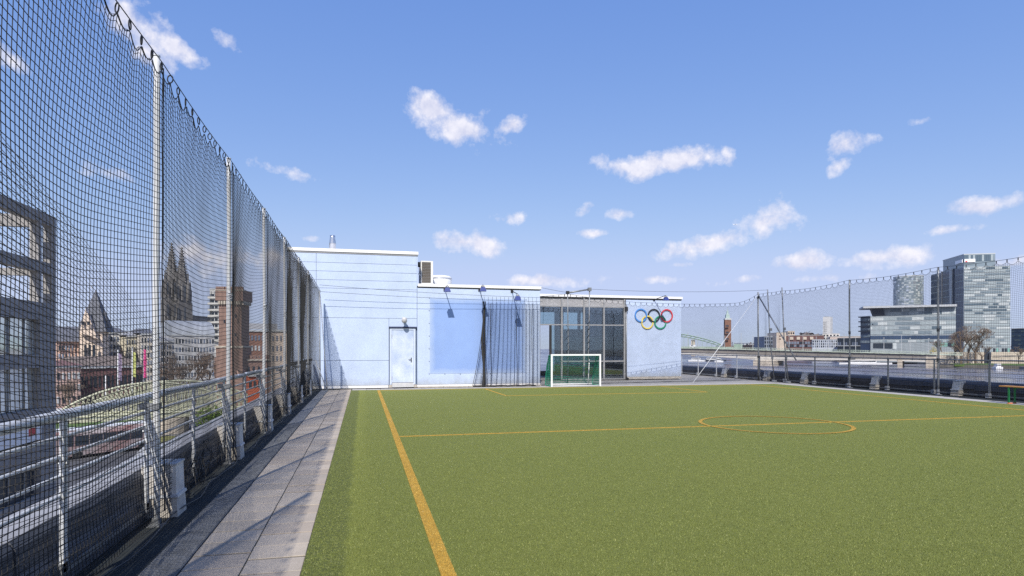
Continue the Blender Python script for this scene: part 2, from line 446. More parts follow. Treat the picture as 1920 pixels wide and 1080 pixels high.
# turf fibres, thick near the camera and thinning out
def fibres(n, is_line):
    d = 3.6 + 15.0 * rng.beta(1.0, 3.4, n)
    u = rng.uniform(430, 1960, n)
    X = (u - 960) / F * d
    x = d * SA + X * CA; y = d * CA - X * SA
    on = (np.abs(x - .55) < .05) | ((np.abs(y - 10.555) < .035) & (x > .6))
    keep = (x > -.395) & (x < 16.8) & (on if is_line else ~on)
    x, y, d = x[keep], y[keep], d[keep]; n = len(x)
    h = rng.uniform(.004, .012, n); w = rng.uniform(.0009, .0021, n) * (1 + (d - 3.6) * .10)
    th = rng.uniform(0, 2 * np.pi, n); le = rng.uniform(.1, 1.0, n) * h; ld = rng.uniform(0, 2 * np.pi, n)
    z0 = .009 if is_line else .004
    a = np.stack([x - np.cos(th) * w, y - np.sin(th) * w, np.full(n, z0 - .001)], -1)
    b = np.stack([x + np.cos(th) * w, y + np.sin(th) * w, np.full(n, z0 - .001)], -1)
    t = np.stack([x + np.cos(ld) * le, y + np.sin(ld) * le, z0 + h], -1)
    v = np.stack([a, b, t], 1).reshape(-1, 3)
    nm = 2 if is_line else 4
    pr = None if is_line else [.40, .40, .06, .14]
    o = np_mesh('line_fibres' if is_line else 'turf_fibres', v, np.arange(3 * n).reshape(-1, 3), M_fibl if is_line else M_fib, pitch, True,
                rng.choice(nm, n, p=pr))
    o['kind'] = 'stuff'
fibres(420000, False); fibres(330000, True)

# ridged drainage mat on the felt strip
dm = thing('drainage_mat', 'narrow grey ridged mat lying along the left paving', 'mat', (-1.32, 10, 0))
mb = MB(); mb.box((-1.44, 2, -.012), (-1.205, 23.2, -.004))
mb.build('backing', M_mat, dm)
mb = MB(); y = 2.2
while y < 13: mb.box((-1.435, y, -.0045), (-1.21, y + .014, .006)); y += .03
o = mb.build('ridge', M_mat, dm); o['kind'] = 'stuff'

# ---------------------------------------------------------------- parapets
pl = thing('parapet', 'low grey membrane parapet along the left roof edge', 'parapet', (-2.0, 10, 0))
yy = -6.0; prof = [(-1.885, -.05), (-1.885, .16), (-1.91, .20), (-1.915, .37), (-1.94, .415), (-2.0, .43), (-2.17, .44), (-2.22, .41), (-2.22, -.05)]
while yy < 23.7:
    y2 = min(yy + 2.0, 23.76); MB().extr([(x + float(rng.normal(0, .003)), z + float(rng.normal(0, .004))) for x, z in prof], yy + .006, y2 - .006).build('membrane_sheet', M_memL, pl); yy = y2
M_inner = mat('shaded_inner_membrane', (.085, .09, .105), .6, var=.3, scale=3, bump=.2, bscale=12)  # inner face: dark membrane with the net's shadow put into its colour
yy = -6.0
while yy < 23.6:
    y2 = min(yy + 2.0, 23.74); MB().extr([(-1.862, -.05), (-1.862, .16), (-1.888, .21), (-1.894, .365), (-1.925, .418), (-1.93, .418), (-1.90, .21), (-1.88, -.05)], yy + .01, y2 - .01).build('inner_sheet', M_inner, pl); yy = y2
mb = MB().box((-1.858, -6, .06), (-1.846, 23.7, .10)); mb.build('base_rail', M_galvd, pl)
prr = thing('parapet', 'dark navy membrane parapet along the right roof edge', 'parapet', (18.9, 18, 0))
yy = 6.0; prof = [(18.60, -.05), (18.60, .18), (18.57, .22), (18.62, .36), (18.74, .44), (19.02, .45), (19.08, .38), (19.08, -.05)][::-1]
while yy < 35:
    y2 = yy + 1.85; MB().extr([(x + float(rng.normal(0, .012)), z + float(rng.normal(0, .010))) for x, z in prof], yy + .004, y2 - .004).build('membrane_sheet', M_memR, prr); yy = y2
MB().box((18.545, 6, .02), (18.585, 35, .075)).build('base_rail', M_galvd, prr)
tag(MB().box((17.47, 2, -.04), (18.54, 22.0, -.018)).build('felt_strip', M_bit), kind='structure')

# ---------------------------------------------------------------- railings
def railing(label, x, ys, z_top, loc, y0, y1, ins, dark):
    m = M_galvd if dark else M_galv
    t = thing('railing', label, 'railing', loc)
    MB().tube([(x, y0 + (y1 - y0) * i / 40, z_top + .004 * math.sin(i * 1.7)) for i in range(41)], .033 if not dark else .024, 10).build('handrail', m, t, smooth=True)
    for k in range(4):
        z = z_top - .135 - .122 * k
        MB().tube([(x + ins * .012, y0 + (y1 - y0) * i / 30, z) for i in range(31)], .0125 if not dark else .008, 6).build('bar', m, t, smooth=True)
    for y in ys:
        p = MB().box((x - .012, y - .028, .10), (x + .012, y + .028, z_top - .02)).build('post', M_galv if y > 26 else m, t)
        if dark: MB().box((x - .10, y - .05, .0), (x + .02, y + .05, .13)).build('foot_bracket', M_flash, p)
        else: MB().box((x - .05, y - .04, .08), (x + .012, y + .04, .16)).build('foot_bracket', M_galvd, p)
        MB().rod((x - .03, y, z_top - .30), (x + .03, y, z_top - .30), .012, 6).build('bolt', M_galvd, p)
    if not dark: MB().tube([(x, 16.8 + 6.7 * i / 20, z_top + .004) for i in range(21)], .047, 10).build('sleeve', M_black, t, smooth=True)
    return t
railing('pale steel railing with thin bars along the left parapet', -1.82, [1.35 + 1.525 * i for i in range(15)], 1.08, (-1.82, 10, 0), -.5, 23.6, -1, False)
railing('dark wire railing along the river side parapet', 18.42, [12.8 + 1.845 * i for i in range(12)], 1.13, (18.42, 20, 0), 9.0, 33.5, 1, True)

# ---------------------------------------------------------------- left side: poles, net
PL_Y = [2.86, 5.81, 8.72, 11.70, 14.65, 17.75, 20.75]
ORD = ['nearest', 'second', 'third', 'fourth', 'fifth', 'sixth', 'seventh', 'eighth']
def knot(c, r, parent, name='lashing', m=None):
    mb = MB()
    for i in range(5):
        z = c[2] + (i - 2) * .022
        mb.tube([(c[0] + r * math.cos(t) * 1.25, c[1] + r * math.sin(t) * 1.25, z + .012 * math.sin(2 * t + i)) for t in [2 * math.pi * q / 10 for q in range(10)]], .006, 4, closed=True)
    return mb.build(name, m or M_black, parent)
for i, y in enumerate(PL_Y):
    lab = ['white net pole at the near end of the left net', 'tall white net pole, nearest full pole of the left net', 'second full white pole along the left net',
           'third full pole along the left net beyond the brick tower', 'fourth full pole along the left net', 'fifth full pole along the left net near the blue wall',
           'sixth full pole along the left net closest to the blue wall'][i]
    t = thing('net_pole', lab, 'pole', (-1.71, y, 0), 'poles carrying the left net')
    MB().tube([(-1.71 + .004 * math.sin(z * 2 + i), y, z) for z in np.linspace(.0, 3.99, 14)], .026, 12).build('shaft', M_white, t, smooth=True)
    MB().rod((-1.71, y, 3.988), (-1.71, y, 4.0), .031, 12).build('cap', M_galv, t)
    MB().rod((-1.71, y, -.012), (-1.71, y, .05), .038, 12).box((-1.77, y - .06, -.012), (-1.65, y + .06, 0)).build('base_plate', M_galvd, t)
    MB().rod((-1.80, y + .045, 1.03), (-1.715, y + .045, .33), .02, 8).build('stay', M_galv, t)
    MB().box((-1.84, y - .04, .98), (-1.68, y + .04, 1.03)).build('clamp', M_galvd, t)
    if i > 1: knot((-1.70, y, 2.22 + .05 * math.sin(i * 2.1)), .024, t, m=M_galv)
    MB().tube([(-1.66, y + .015, 3.9), (-1.665, y + .012, 2.4), (-1.672, y + .02, 2.2), (-1.66, y + .03, 1.2), (-1.655, y + .03, .1)], .006, 5).build('cord', M_black, t)
# end pole pair against the blue wall
t = thing('net_pole', 'pole with slanting stay ending the left net at the blue wall', 'pole', (-1.55, 23.3, 0))
MB().rod((-1.50, 23.35, 0), (-1.52, 23.35, 3.6), .026, 10).build('shaft', M_galv, t, smooth=True)
MB().rod((-1.24, 23.1, 0), (-1.50, 23.32, 3.45), .018, 8).build('stay', M_galv, t, smooth=True)
MB().rod((-1.26, 23.12, .03), (-1.66, 23.3, 1.06), .016, 8).build('stay', M_galv, t, smooth=True)

H_TOP = 3.92
Y0L, Y1L = -.6, 23.35
def xnetL(y): return -1.662 + .15 * np.clip((y - 20.8) / 2.5, 0, 1) ** 1.5
def bay(y):
    pts = np.array([-.1] + PL_Y + [23.4]); i = np.clip(np.searchsorted(pts, y) - 1, 0, len(pts) - 2)
    return (y - pts[i]) / (pts[i + 1] - pts[i]), i
def ztopL(y): return H_TOP - .03 * np.sin(np.pi * bay(y)[0]) - .32 * np.clip((y - 20.8) / 2.55, 0, 1) ** 2
RING = .2433
net = thing('safety_net', 'tall black mesh net hung along the left roof edge', 'net', (-1.66, 10, 0))
ny, nz = int((Y1L - Y0L) / .05), 79
y = np.linspace(Y0L, Y1L, ny)[:, None]; w = np.linspace(0, 1, nz)[None, :]
p, bi = bay(y); q = ((y - PL_Y[0]) / RING) % 1.0
zt = ztopL(y) - .055
SAGR = .040 + .05 * rng.random(400)
def sagL(a): return SAGR[np.clip(np.floor((np.asarray(a) - PL_Y[0]) / RING).astype(int) + 100, 0, 399)]
zb = -.005 + .03 * np.abs(np.sin(y * 2.1)) + .04 * np.sin(np.pi * p)
Hh = zt - zb
amp = 1 + .45 * np.sin(bi * 2.3 + 1)
far_ = np.clip(7.0 / np.maximum(y, 1.0), .22, 1.0)      # the net is stretched tighter towards the wall
z = zb + w * Hh - sagL(y) * 4 * q * (1 - q) * np.exp(-(1 - w) * Hh / .28) - (.16 * amp * np.sin(np.pi * p) ** .8 * 4 * w * (1 - w)) * .85
yy_ = y + .010 * np.sin(2 * np.pi * q) * np.exp(-(1 - w) * Hh / .35) + .05 * np.sin(np.pi * p * 2) * np.sin(np.pi * w) + .01 * np.sin(z * 5 + y)
x = xnetL(y) - .11 * amp * far_ * np.sin(np.pi * p) * np.sin(np.pi * w) ** .8 * (w > .02) + far_ * (.006 * np.sin(y * 3.1 + z * 1.7) + .002 * np.sin(y * 7.3 - z * 2.3)) + 0 * w
x = np.where(z < 1.15, np.maximum(x, -1.70 + 0 * x), x)
gL = np.stack([x + 0 * z, yy_ + 0 * z, z], -1); cut = int(np.searchsorted(y[:, 0], PL_Y[2]))
net_mesh('mesh', gL[:cut + 1], .0029, (0, 1, 0), (1, 0, 0), M_twine, net)
net_mesh('mesh', gL[cut:], .0026, (0, 1, 0), (1, 0, 0), M_twine, net)
ys = np.linspace(Y0L, Y1L, 300)
MB().tube([(float(xnetL(a)) , float(a), float(ztopL(a)) + .02) for a in ys], .0045, 5).build('top_cable', M_cable, net)
MB().tube([(float(xnetL(a)), float(a), float(ztopL(a)) - .057 - float(sagL(a)) * 4 * (((a - PL_Y[0]) / RING) % 1) * (1 - ((a - PL_Y[0]) / RING) % 1)) for a in np.linspace(Y0L, Y1L, 800)], .0045, 4).build('edge_rope', M_cable, net)
MB().tube([(-1.60 + .03 * math.sin(a * 4), float(a), .02 + .02 * abs(math.sin(a * 3.3))) for a in np.linspace(2, 23.2, 160)], .006, 5).build('bottom_rope', M_cable, net)
ring0 = MB().tube([(0, .021 * math.sin(t), .034 * math.cos(t)) for t in [2 * math.pi * i / 14 for i in range(14)]], .0058, 6, closed=True).build('ring', M_cable, net, local=True, smooth=True)
a = PL_Y[0] + RING * math.ceil((Y0L + .1 - PL_Y[0]) / RING); fst = True
while a < Y1L:
    loc = (float(xnetL(a)), a, float(ztopL(a)) - .022); rt = (float(rng.normal(0, .15)), 0, R(42) + float(rng.normal(0, .5)))
    if fst: ring0.location = Vector(loc) - Vector(net.location); ring0.rotation_euler = rt; fst = False
    else: inst(ring0, 'ring', loc, net, rt)
    a += RING
# the slack of the net heaped at the foot of the parapet
mb = MB()
for k in range(46):
    a0 = rng.uniform(6, 23); L_ = rng.uniform(.5, 1.3); ph = rng.uniform(0, 6)
    mb.tube([(-1.72 + .05 * math.sin(ph + j * .9), a0 + L_ * j / 9, .02 + rng.uniform(.12, .42) * math.sin(math.pi * j / 9) + .01 * rng.random()) for j in range(10)], .0045, 4)
o = mb.build('slack_rope', M_twine, net); o['kind'] = 'stuff'

# ---------------------------------------------------------------- concrete buttress blocks of the parapets
def buttress(loc, sgn, label, group, fl):
    t = thing('parapet_buttress', label, 'buttress', loc, group)
    x, y, _ = loc
    def ring_(xx0, xx1, w_, z): return [(x + sgn * xx0, y - w_, z), (x + sgn * xx1, y - w_, z), (x + sgn * xx1, y + w_, z), (x + sgn * xx0, y + w_, z)]
    def hexa(a_, b_, nm, m_, par):
        mb = MB(); v = a_ + b_; mb._add(v, [(3, 2, 1, 0), (4, 5, 6, 7), (0, 1, 5, 4), (1, 2, 6, 5), (2, 3, 7, 6), (3, 0, 4, 7)])
        return mb.build(nm, m_, par)
    tp_ = .0 if sgn > 0 else .05
    hexa(ring_(-.30, .0, .14, -.012), ring_(-.30, -.012 - tp_ * .5, .135, .17), 'concrete_foot', M_conc, t)
    b_ = hexa(ring_(-.30, -.015 - tp_ * .5, .13, .171), ring_(-.30, -.022 - tp_ * 1.6, .122, .45), 'sheet_cover', fl, t)
    hexa(ring_(-.30, .004, .146, .165), ring_(-.30, -.004, .140, .19), 'drip_edge', M_flash, b_)
    MB().box((x - .30 if sgn > 0 else x + .085, y - .132, .451), (x - .012 if sgn > 0 else x + .30, y + .132, .466)).build('lid', M_flash, b_)
    return t
BL = ['concrete buttress beside the nearest tall white pole', 'second concrete buttress along the left parapet', 'third concrete buttress along the left parapet',
      'fourth concrete buttress along the left parapet', 'fifth concrete buttress along the left parapet', 'last concrete buttress before the blue wall']
M_cov = mat('pale_sheet_cover', (.55, .515, .47), .7, .0, var=.2, scale=6)
for i, y_ in enumerate([6.2, 9.12, 12.0, 14.95, 17.95, 20.9]): buttress((-1.61, y_, 0), 1, BL[i], 'buttresses of the left parapet', M_cov)
BR = ['buttress of the river parapet nearest the wooden bench', 'second buttress of the river parapet from the bench', 'third buttress of the river parapet from the bench',
      'buttress at the foot of the dark corner pole', 'farthest buttress of the river parapet beyond the net corner']
for i, y_ in enumerate([15.75, 19.0, 22.75, 25.3, 28.8]): buttress((18.38, y_, 0), -1, BR[i], 'buttresses of the river parapet', M_flash)

# ---------------------------------------------------------------- right side: poles, net
PR = [12.45, 16.17, 19.92]
for y_, lab in zip(PR, ['grey net pole at the right end of the river net', 'grey net pole in front of the tall glass tower', 'grey net pole left of the low glass office block']):
    t = thing('net_pole', lab, 'pole', (18.22, y_, 0), 'poles carrying the river net')
    MB().tube([(18.22 + .006 * math.sin(z * 1.4), y_, z) for z in np.linspace(-.01, 4.14, 12)], .03, 10).build('shaft', M_galvd, t, smooth=True)
    MB().box((18.16, y_ - .07, -.02), (18.30, y_ + .07, .0)).rod((18.22, y_, 0), (18.22, y_, .16), .045, 10).build('base_plate', M_flash, t)
    MB().box((18.18, y_ - .05, 1.06), (18.44, y_ + .05, 1.10)).build('clamp', M_galvd, t)
    knot((18.22, y_, 2.1), .032, t); knot((18.22, y_, 1.12), .034, t)
CX, CY = 18.2, 25.5
t = thing('net_pole', 'dark corner pole where the two nets meet', 'pole', (CX, CY, 0))
MB().tube([(CX - .01, CY, 0), (CX, CY, 1.3), (CX - .02, CY, 2.6), (CX - .02, CY, 4.16)], .036, 10).build('shaft', M_galvd, t, smooth=True)
MB().rod((CX, CY, -.02), (CX, CY, .2), .05, 10).build('base_plate', M_black, t)
knot((CX, CY, 3.9), .05, t); knot((CX, CY, 1.1), .045, t)
MB().rod((CX - .02, CY - .04, 3.97), (CX + .12, 23.05, .98), .03, 8).build('stay', M_galvd, t, smooth=True)
MB().rod((CX - .05, CY - .05, 4.02), (13.75, 23.75, .02), .012, 8).build('stay', M_galv, t, smooth=True)
for (yb, yt, lab) in ((24.45, 24.85, 'slim pole just right of the dark corner pole'), (23.5, 23.85, 'slim pole clamped to the foot of the slanting stay')):
    t = thing('net_pole', lab, 'pole', (CX + .1, yb, 0), 'slim poles near the net corner')
    MB().tube([(CX + .08, yb, 0 if yb < 24 else .05), (CX + .06, (yb + yt) / 2 + .08, 1.9), (CX + .02, yt, 4.22)], .026, 10).build('shaft', M_galvd, t, smooth=True)
    MB().rod((CX + .06, yb + .12, 1.02), (CX + .06, yb + .12, 1.16), .05, 8).build('clamp', M_galvd, t)
    MB().rod((CX + .05, yb + .2, 2.30), (CX + .05, yb + .2, 2.42), .048, 8).build('clamp', M_galvd, t)
    MB().box((CX + .0, yb - .07, -.02), (CX + .16, yb + .07, .06)).build('base_plate', M_flash, t)

def hung_net(name, label, pts, ring, loc, zb0, seed, norm, tang, sag):
    """net hung from rings on a cable through pts (x, y, ztop)"""
    pts = np.array(pts, float); seg = np.linalg.norm(np.diff(pts[:, :2], axis=0), axis=1); S = np.concatenate([[0], np.cumsum(seg)])
    Lt = S[-1]; ns = int(Lt / .052); s = np.linspace(0, Lt, ns)
    ix = lambda ss, k: np.interp(ss, S, pts[:, k])
    i = np.clip(np.searchsorted(S, s) - 1, 0, len(S) - 2); pp = (s - S[i]) / (S[i + 1] - S[i])
    sg = np.array(sag)[i]
    zt_ = (ix(s, 2) - sg * np.sin(np.pi * pp))
    nz_ = int((zt_.mean() - zb0) / .052)
    w_ = np.linspace(0, 1, nz_)[None]
    q_ = (s / ring) % 1.0
    sv = .045 + .06 * np.random.default_rng(int(seed * 10)).random(200)
    sgr = sv[np.clip((s / ring).astype(int), 0, 199)]
    zt2 = (zt_ - .07)[:, None]; Hn = zt2 - zb0
    z_ = zb0 + .02 * np.abs(np.sin(s * 2))[:, None] + w_ * Hn - (sgr * 4 * q_ * (1 - q_))[:, None] * np.exp(-(1 - w_) * Hn / .35) - (.07 * np.sin(np.pi * pp))[:, None] * 4 * w_ * (1 - w_)
    bl = (.10 * np.sin(np.pi * pp))[:, None] * np.sin(np.pi * w_) + .02 * np.sin(s * 2.7 + seed)[:, None] * np.sin(np.pi * w_)
    x_ = ix(s, 0)[:, None] + norm[0] * bl; y_ = ix(s, 1)[:, None] + norm[1] * bl
    t_ = thing(name, label, 'net', loc)
    net_mesh('mesh', np.stack([x_ + 0 * z_, y_ + 0 * z_, z_], -1), .0029, tang, norm, M_twine, t_)
    MB().tube([(float(ix(a, 0)), float(ix(a, 1)), float(b_) + .012) for a, b_ in zip(s[::3], zt_[::3])], .006, 5).build('top_cable', M_cable, t_)
    ss = np.linspace(0, Lt, int(Lt / ring * 8)); zz = np.interp(ss, s, zt_); qq = (ss / ring) % 1
    MB().tube([(float(ix(a, 0)), float(ix(a, 1)), float(b_ - .07 - sv[min(199, int(a / ring))] * 4 * c_ * (1 - c_))) for a, b_, c_ in zip(ss, zz, qq)], .004, 4).build('edge_rope', M_cable, t_)
    MB().tube([(float(ix(a, 0)) + .03 * math.sin(a * 5), float(ix(a, 1)) + .03 * math.cos(a * 4), zb0 + .02) for a in np.linspace(0, Lt, 90)], .012, 5).build('bottom_rope', M_cable, t_)
    r0 = None
    for k_ in range(int(Lt / ring) + 1):
        a = k_ * ring; lc = (float(ix(a, 0)), float(ix(a, 1)), float(np.interp(a, s, zt_)) - .028)
        if r0 is None:
            r0 = MB().box((-.010, -.010, -.04), (.010, .010, .04)).build('ring', M_cable, t_, local=True); r0.location = Vector(lc) - Vector(loc)
        else: inst(r0, 'ring', lc, t_, (0, 0, float(rng.normal(0, .5))))
    return t_
hung_net('safety_net', 'black mesh net along the right roof edge facing the river', [(18.14, 10.5, 4.10), (18.14, 12.45, 4.12), (18.14, 16.17, 4.12), (18.14, 19.92, 4.10), (18.14, 23.85, 4.05), (18.14, 24.85, 4.05), (CX - .05, CY - .03, 4.05)],
         .31, (18.14, 18, 0), .05, 1.0, (1, 0, 0), (0, 1, 0), [.03, .06, .07, .08, .02, .02])
AX, AY, BX, BY = 8.22, 24.1, 9.22, 24.25
FAR = [(6.98, 23.72, 3.58), (AX, AY, 3.74), (BX, BY, 3.62), (12.2, 24.65, 3.47), (15.2, 25.08, 3.50), (17.0, 25.33, 3.60), (CX - .04, CY - .02, 4.06)]
hung_net('safety_net', 'black mesh net in front of the glazed wall and ring emblem', FAR, .285, (12.5, 24.6, 0), .0, 2.0, (-.14, .99, 0), (.99, .14, 0), [.01, .01, .04, .02, .01, .06])

# ---------------------------------------------------------------- blue roof building
def wall_paint():
    m = mat('pale_blue_paint', (.485, .57, .735), .75, var=.075, scale=1.1, bump=.10, bscale=28, fine=.035, fscale=14)
    return m
M_blue = wall_paint()
M_blued = mat('panel_joint', (.10, .14, .22), .9, var=.2)
M_cop = mat('white_coping', (.80, .785, .765), .5, var=.06, scale=2)
M_tarp = mat('blue_tarpaulin', (.255, .375, .675), .55, var=.07, scale=.7, bump=.25, bscale=3.0)
def weather(m, edge=None, grime=None, streak=.03):
    """sun-bleached margins, splashed dirt near the floor and faint rain streaks on a painted surface"""
    N = m.node_tree.nodes; L = m.node_tree.links; b = N['Principled BSDF']; src = b.inputs['Base Color'].links[0].from_socket
    g = N.new('ShaderNodeNewGeometry'); sx = N.new('ShaderNodeSeparateXYZ'); L.new(g.outputs['Position'], sx.inputs[0])
    def noise(sc, st):
        mp = N.new('ShaderNodeMapping'); mp.inputs['Scale'].default_value = st; L.new(g.outputs['Position'], mp.inputs['Vector'])
        n = N.new('ShaderNodeTexNoise'); n.inputs['Scale'].default_value = sc; n.inputs['Detail'].default_value = 6; n.inputs['Roughness'].default_value = .65; L.new(mp.outputs[0], n.inputs['Vector']); return n.outputs['Fac']
    def mth(op, a, c):
        n = N.new('ShaderNodeMath'); n.operation = op
        for i, x in enumerate((a, c)):
            if isinstance(x, (int, float)): n.inputs[i].default_value = x
            else: L.new(x, n.inputs[i])
        return n.outputs[0]
    def rng_(x, a, c, d, e):
        n = N.new('ShaderNodeMapRange'); n.inputs[1].default_value = a; n.inputs[2].default_value = c; n.inputs[3].default_value = d; n.inputs[4].default_value = e; L.new(x, n.inputs[0]); return n.outputs[0]
    def mix(f, A, B):
        n = N.new('ShaderNodeMix'); n.data_type = 'RGBA'; L.new(f, n.inputs['Factor']); L.new(A, n.inputs['A'])
        if isinstance(B, tuple): n.inputs['B'].default_value = (*B, 1)
        else: L.new(B, n.inputs['B'])
        return n.outputs['Result']
    st = noise(1.0, (5.0, 5.0, .35))
    src = mix(rng_(st, .52, .75, 0, streak * 4), src, (.36, .45, .62))
    if edge:
        x0, x1, z0, z1 = edge
        d = mth('MINIMUM', mth('MINIMUM', mth('SUBTRACT', sx.outputs[0], x0), mth('SUBTRACT', x1, sx.outputs[0])), mth('MINIMUM', mth('SUBTRACT', sx.outputs[2], z0), mth('SUBTRACT', z1, sx.outputs[2])))
        d = mth('ADD', d, mth('MULTIPLY', mth('SUBTRACT', noise(2.5, (1, 1, 1)), .5), .25))
        src = mix(rng_(d, 0, .22, .62, 0), src, (.46, .545, .70))
    if grime:
        d = mth('ADD', sx.outputs[2], mth('MULTIPLY', mth('SUBTRACT', noise(3.0, (1, 1, .6)), .5), .7))
        src = mix(rng_(d, .10, .42, grime, 0), src, (.33, .35, .36))
    L.new(src, b.inputs['Base Color'])
weather(M_tarp, edge=(2.52, 6.33, .52, 3.45)); weather(M_blue, grime=.6, streak=.05)
M_door = mat('worn_door_paint', (.40, .50, .70), .55, var=.12, scale=1.7, c2=(.57, .62, .73), fine=.04, fscale=20)
M_fr = mat('grey_frame', (.40, .395, .39), .5, .3, var=.1, scale=5)
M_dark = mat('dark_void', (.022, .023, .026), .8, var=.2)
M_navy = mat('navy_lamp', (.035, .055, .22), .4, .1, var=.15, scale=10)
YW, YG = 23.8, 27.6
XL, XM, XR = -2.64, 2.03, 6.95
blk = thing('rooftop_building', 'pale blue flat roofed block with grooved wall panels on the left', 'building', (-.3, YW, 0))
MB().box((XL + .02, YW + .03, 0), (XM - .001, 31, 5.08)).build('core_wall', M_blued, blk)
G_ = .011
def panel(x0, z0, x1, z1, par=blk, y=YW): return MB().box((x0 + G_ / 2, y - .0 + float(rng.normal(0, .0012)), z0 + G_ / 2), (x1 - G_ / 2, y + .035, z1 - G_ / 2)).build('wall_panel', M_blue, par)
DX0, DX1, DZ = .97, 2.0, 2.27
for (x0, z0, x1, z1) in ((XL, .10, DX0, 1.04), (XL, 1.04, DX0, 2.64), (DX0, DZ + .05, XM, 2.64), (XL, 2.64, XM, 3.74),
                         (XL, 3.74, -1.67, 4.05), (-1.67, 3.74, XM, 4.05), (XL, 4.05, -1.67, 4.37), (-1.67, 4.05, XM, 4.37), (XL, 4.37, -1.67, 4.69), (-1.67, 4.37, XM, 4.69),
                         (XL, 4.69, -1.67, 5.03), (-1.67, 4.69, XM, 5.03)): panel(x0, z0, x1, z1)
MB().box((XM - .0005, YW + .004, 3.9), (XM + .03, 31, 5.08)).build('side_wall', M_blue, blk)
MB().box((XL - .03, YW + .003, 0), (XL + .018, 31, 5.08)).build('side_wall', M_blue, blk)
MB().box((XL - .05, YW - .045, 5.09), (XM + .05, 31.05, 5.205)).build('coping', M_cop, blk)
MB().box((XL, YW - .015, 5.035), (XM + .03, YW + .02, 5.088)).build('drip_edge', M_fr, blk)
MB().box((XL, YW - .012, .0), (DX0 - .02, YW + .02, .095)).build('plinth', M_cop, blk)
# service door
dr = MB().box((DX0 + .11, YW - .005, .20), (DX1 - .11, YW + .02, DZ - .07)).build('door', M_door, blk)
MB().box((DX0 + .03, YW - .022, .12), (DX0 + .105, YW + .02, DZ - .001)).box((DX1 - .105, YW - .022, .12), (DX1 - .03, YW + .02, DZ - .001)).box((DX0 + .03, YW - .0225, DZ - .065), (DX1 - .03, YW + .019, DZ)).build('frame', mat('door_frame_paint', (.55, .62, .76), .5, var=.05), dr)
MB().box((DX0 - .0, YW - .055, DZ + .002), (DX1 + .02, YW + .03, DZ + .045)).build('lintel', mat('lintel_shadow', (.02, .03, .08), .6), dr)  # dark colour stands for the shadow line of the lintel
MB().box((DX0 + .015, YW - .01, .12), (DX0 + .028, YW + .02, DZ)).build('joint', M_blued, dr)
MB().rod((DX1 - .19, YW - .05, 1.08), (DX1 - .19, YW, 1.08), .012, 8).rod((DX1 - .19, YW - .05, 1.08), (DX1 - .30, YW - .05, 1.075), .010, 8).box((DX1 - .207, YW - .012, .96), (DX1 - .173, YW - .004, 1.14)).build('handle', M_dark, dr)
for z in (.32, 1.9): MB().rod((DX0 + .108, YW - .018, z), (DX0 + .108, YW - .018, z + .12), .011, 8).build('hinge', M_fr, dr)
gr = MB().box((DX0 + .12, YW - .03, .015), (DX1 - .10, YW - .006, .185)).build('sill_grille', mat('pale_grille', (.62, .62, .61), .6), dr)
for i in range(22):
    x = DX0 + .135 + i * .035
    MB().box((x, YW - .036, .03), (x + .012, YW - .03, .17)).build('slat', mat('grille_slat', (.40, .40, .40), .6), blk)
MB().box((DX0 + .0, YW - .04, 0), (DX0 + .115, YW + .01, .11)).box((DX1 - .095, YW - .04, 0), (DX1 + .02, YW + .01, .11)).build('step_block', M_conc, blk)
# wall lamp over the door
t = thing('wall_lamp', 'small grey wall lamp over the service door', 'lamp', (1.55, YW, 2.6))
MB().box((1.50, YW - .10, 2.50), (1.60, YW, 2.63)).build('bracket', M_fr, t)
MB().lathe((1.53, YW - .30, 2.57), [(.02, .10), (.075, .095), (.10, .03), (.105, -.05), (.07, -.10), (.02, -.11)], 14).build('lamp_head', mat('lamp_grey', (.48, .47, .47), .5), t, smooth=True)
MB().rod((1.55, YW - .02, 2.57), (1.53, YW - .25, 2.58), .014, 8).build('arm', M_fr, t)

low = thing('rooftop_building', 'lower pale blue block behind the blue tarpaulin and hanging net', 'building', (4.5, YW, 0))
MB().box((XM + .002, YW + .03, 0), (XR - .03, 32, 3.84)).build('core_wall', M_blued, low)
for (x0, z0, x1, z1) in ((XM + .004, .10, 4.53, 3.83), (4.53, .10, XR, 3.83)): panel(x0, z0, x1, z1, low)
MB().box((XR - .029, YW + .0355, 0), (XR - .001, 32, 3.83)).build('side_wall', M_blue, low)
MB().box((XM + .032, YW - .045, 3.872), (XR + .05, 32, 3.985)).build('coping', M_cop, low)
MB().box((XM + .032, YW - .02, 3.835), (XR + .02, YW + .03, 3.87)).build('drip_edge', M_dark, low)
MB().box((XM + .004, YW - .014, 0), (XR, YW + .02, .095)).build('plinth', M_cop, low)
for i in range(5): MB().box((XM + .02 + i * .985, YW - .12, -.01), (XM + .99 + i * .985, YW - .016, .035)).build('kerb_stone', M_conc, low)

# tarpaulin
tp = thing('tarpaulin', 'large blue tarpaulin fixed flat to the pale blue wall', 'tarpaulin', (4.4, YW, .5))
nx, nz2 = 40, 30; gx = np.linspace(2.52, 6.33, nx); gz = np.linspace(.52, 3.45, nz2)
v = []; q = []
for j in range(nz2):
    for i in range(nx):
        bulge = .018 * math.sin(math.pi * i / (nx - 1)) * math.sin(math.pi * j / (nz2 - 1)) + .005 * math.sin(i * 1.3 + j * .4) * math.sin(math.pi * i / (nx - 1)) * math.sin(math.pi * j / (nz2 - 1))
        v.append((gx[i], YW - .008 - bulge, gz[j]))
q = [(j * nx + i, j * nx + i + 1, (j + 1) * nx + i + 1, (j + 1) * nx + i) for j in range(nz2 - 1) for i in range(nx - 1)]
np_mesh('sheet', v, q, M_tarp, tp)
for z in (.52, 1.0, 1.49, 1.98, 2.47, 2.96, 3.45):
    for x in (2.49, 6.36): MB().rod((x, YW - .03, z), (x, YW, z), .012, 6).build('eyelet', M_dark, tp)
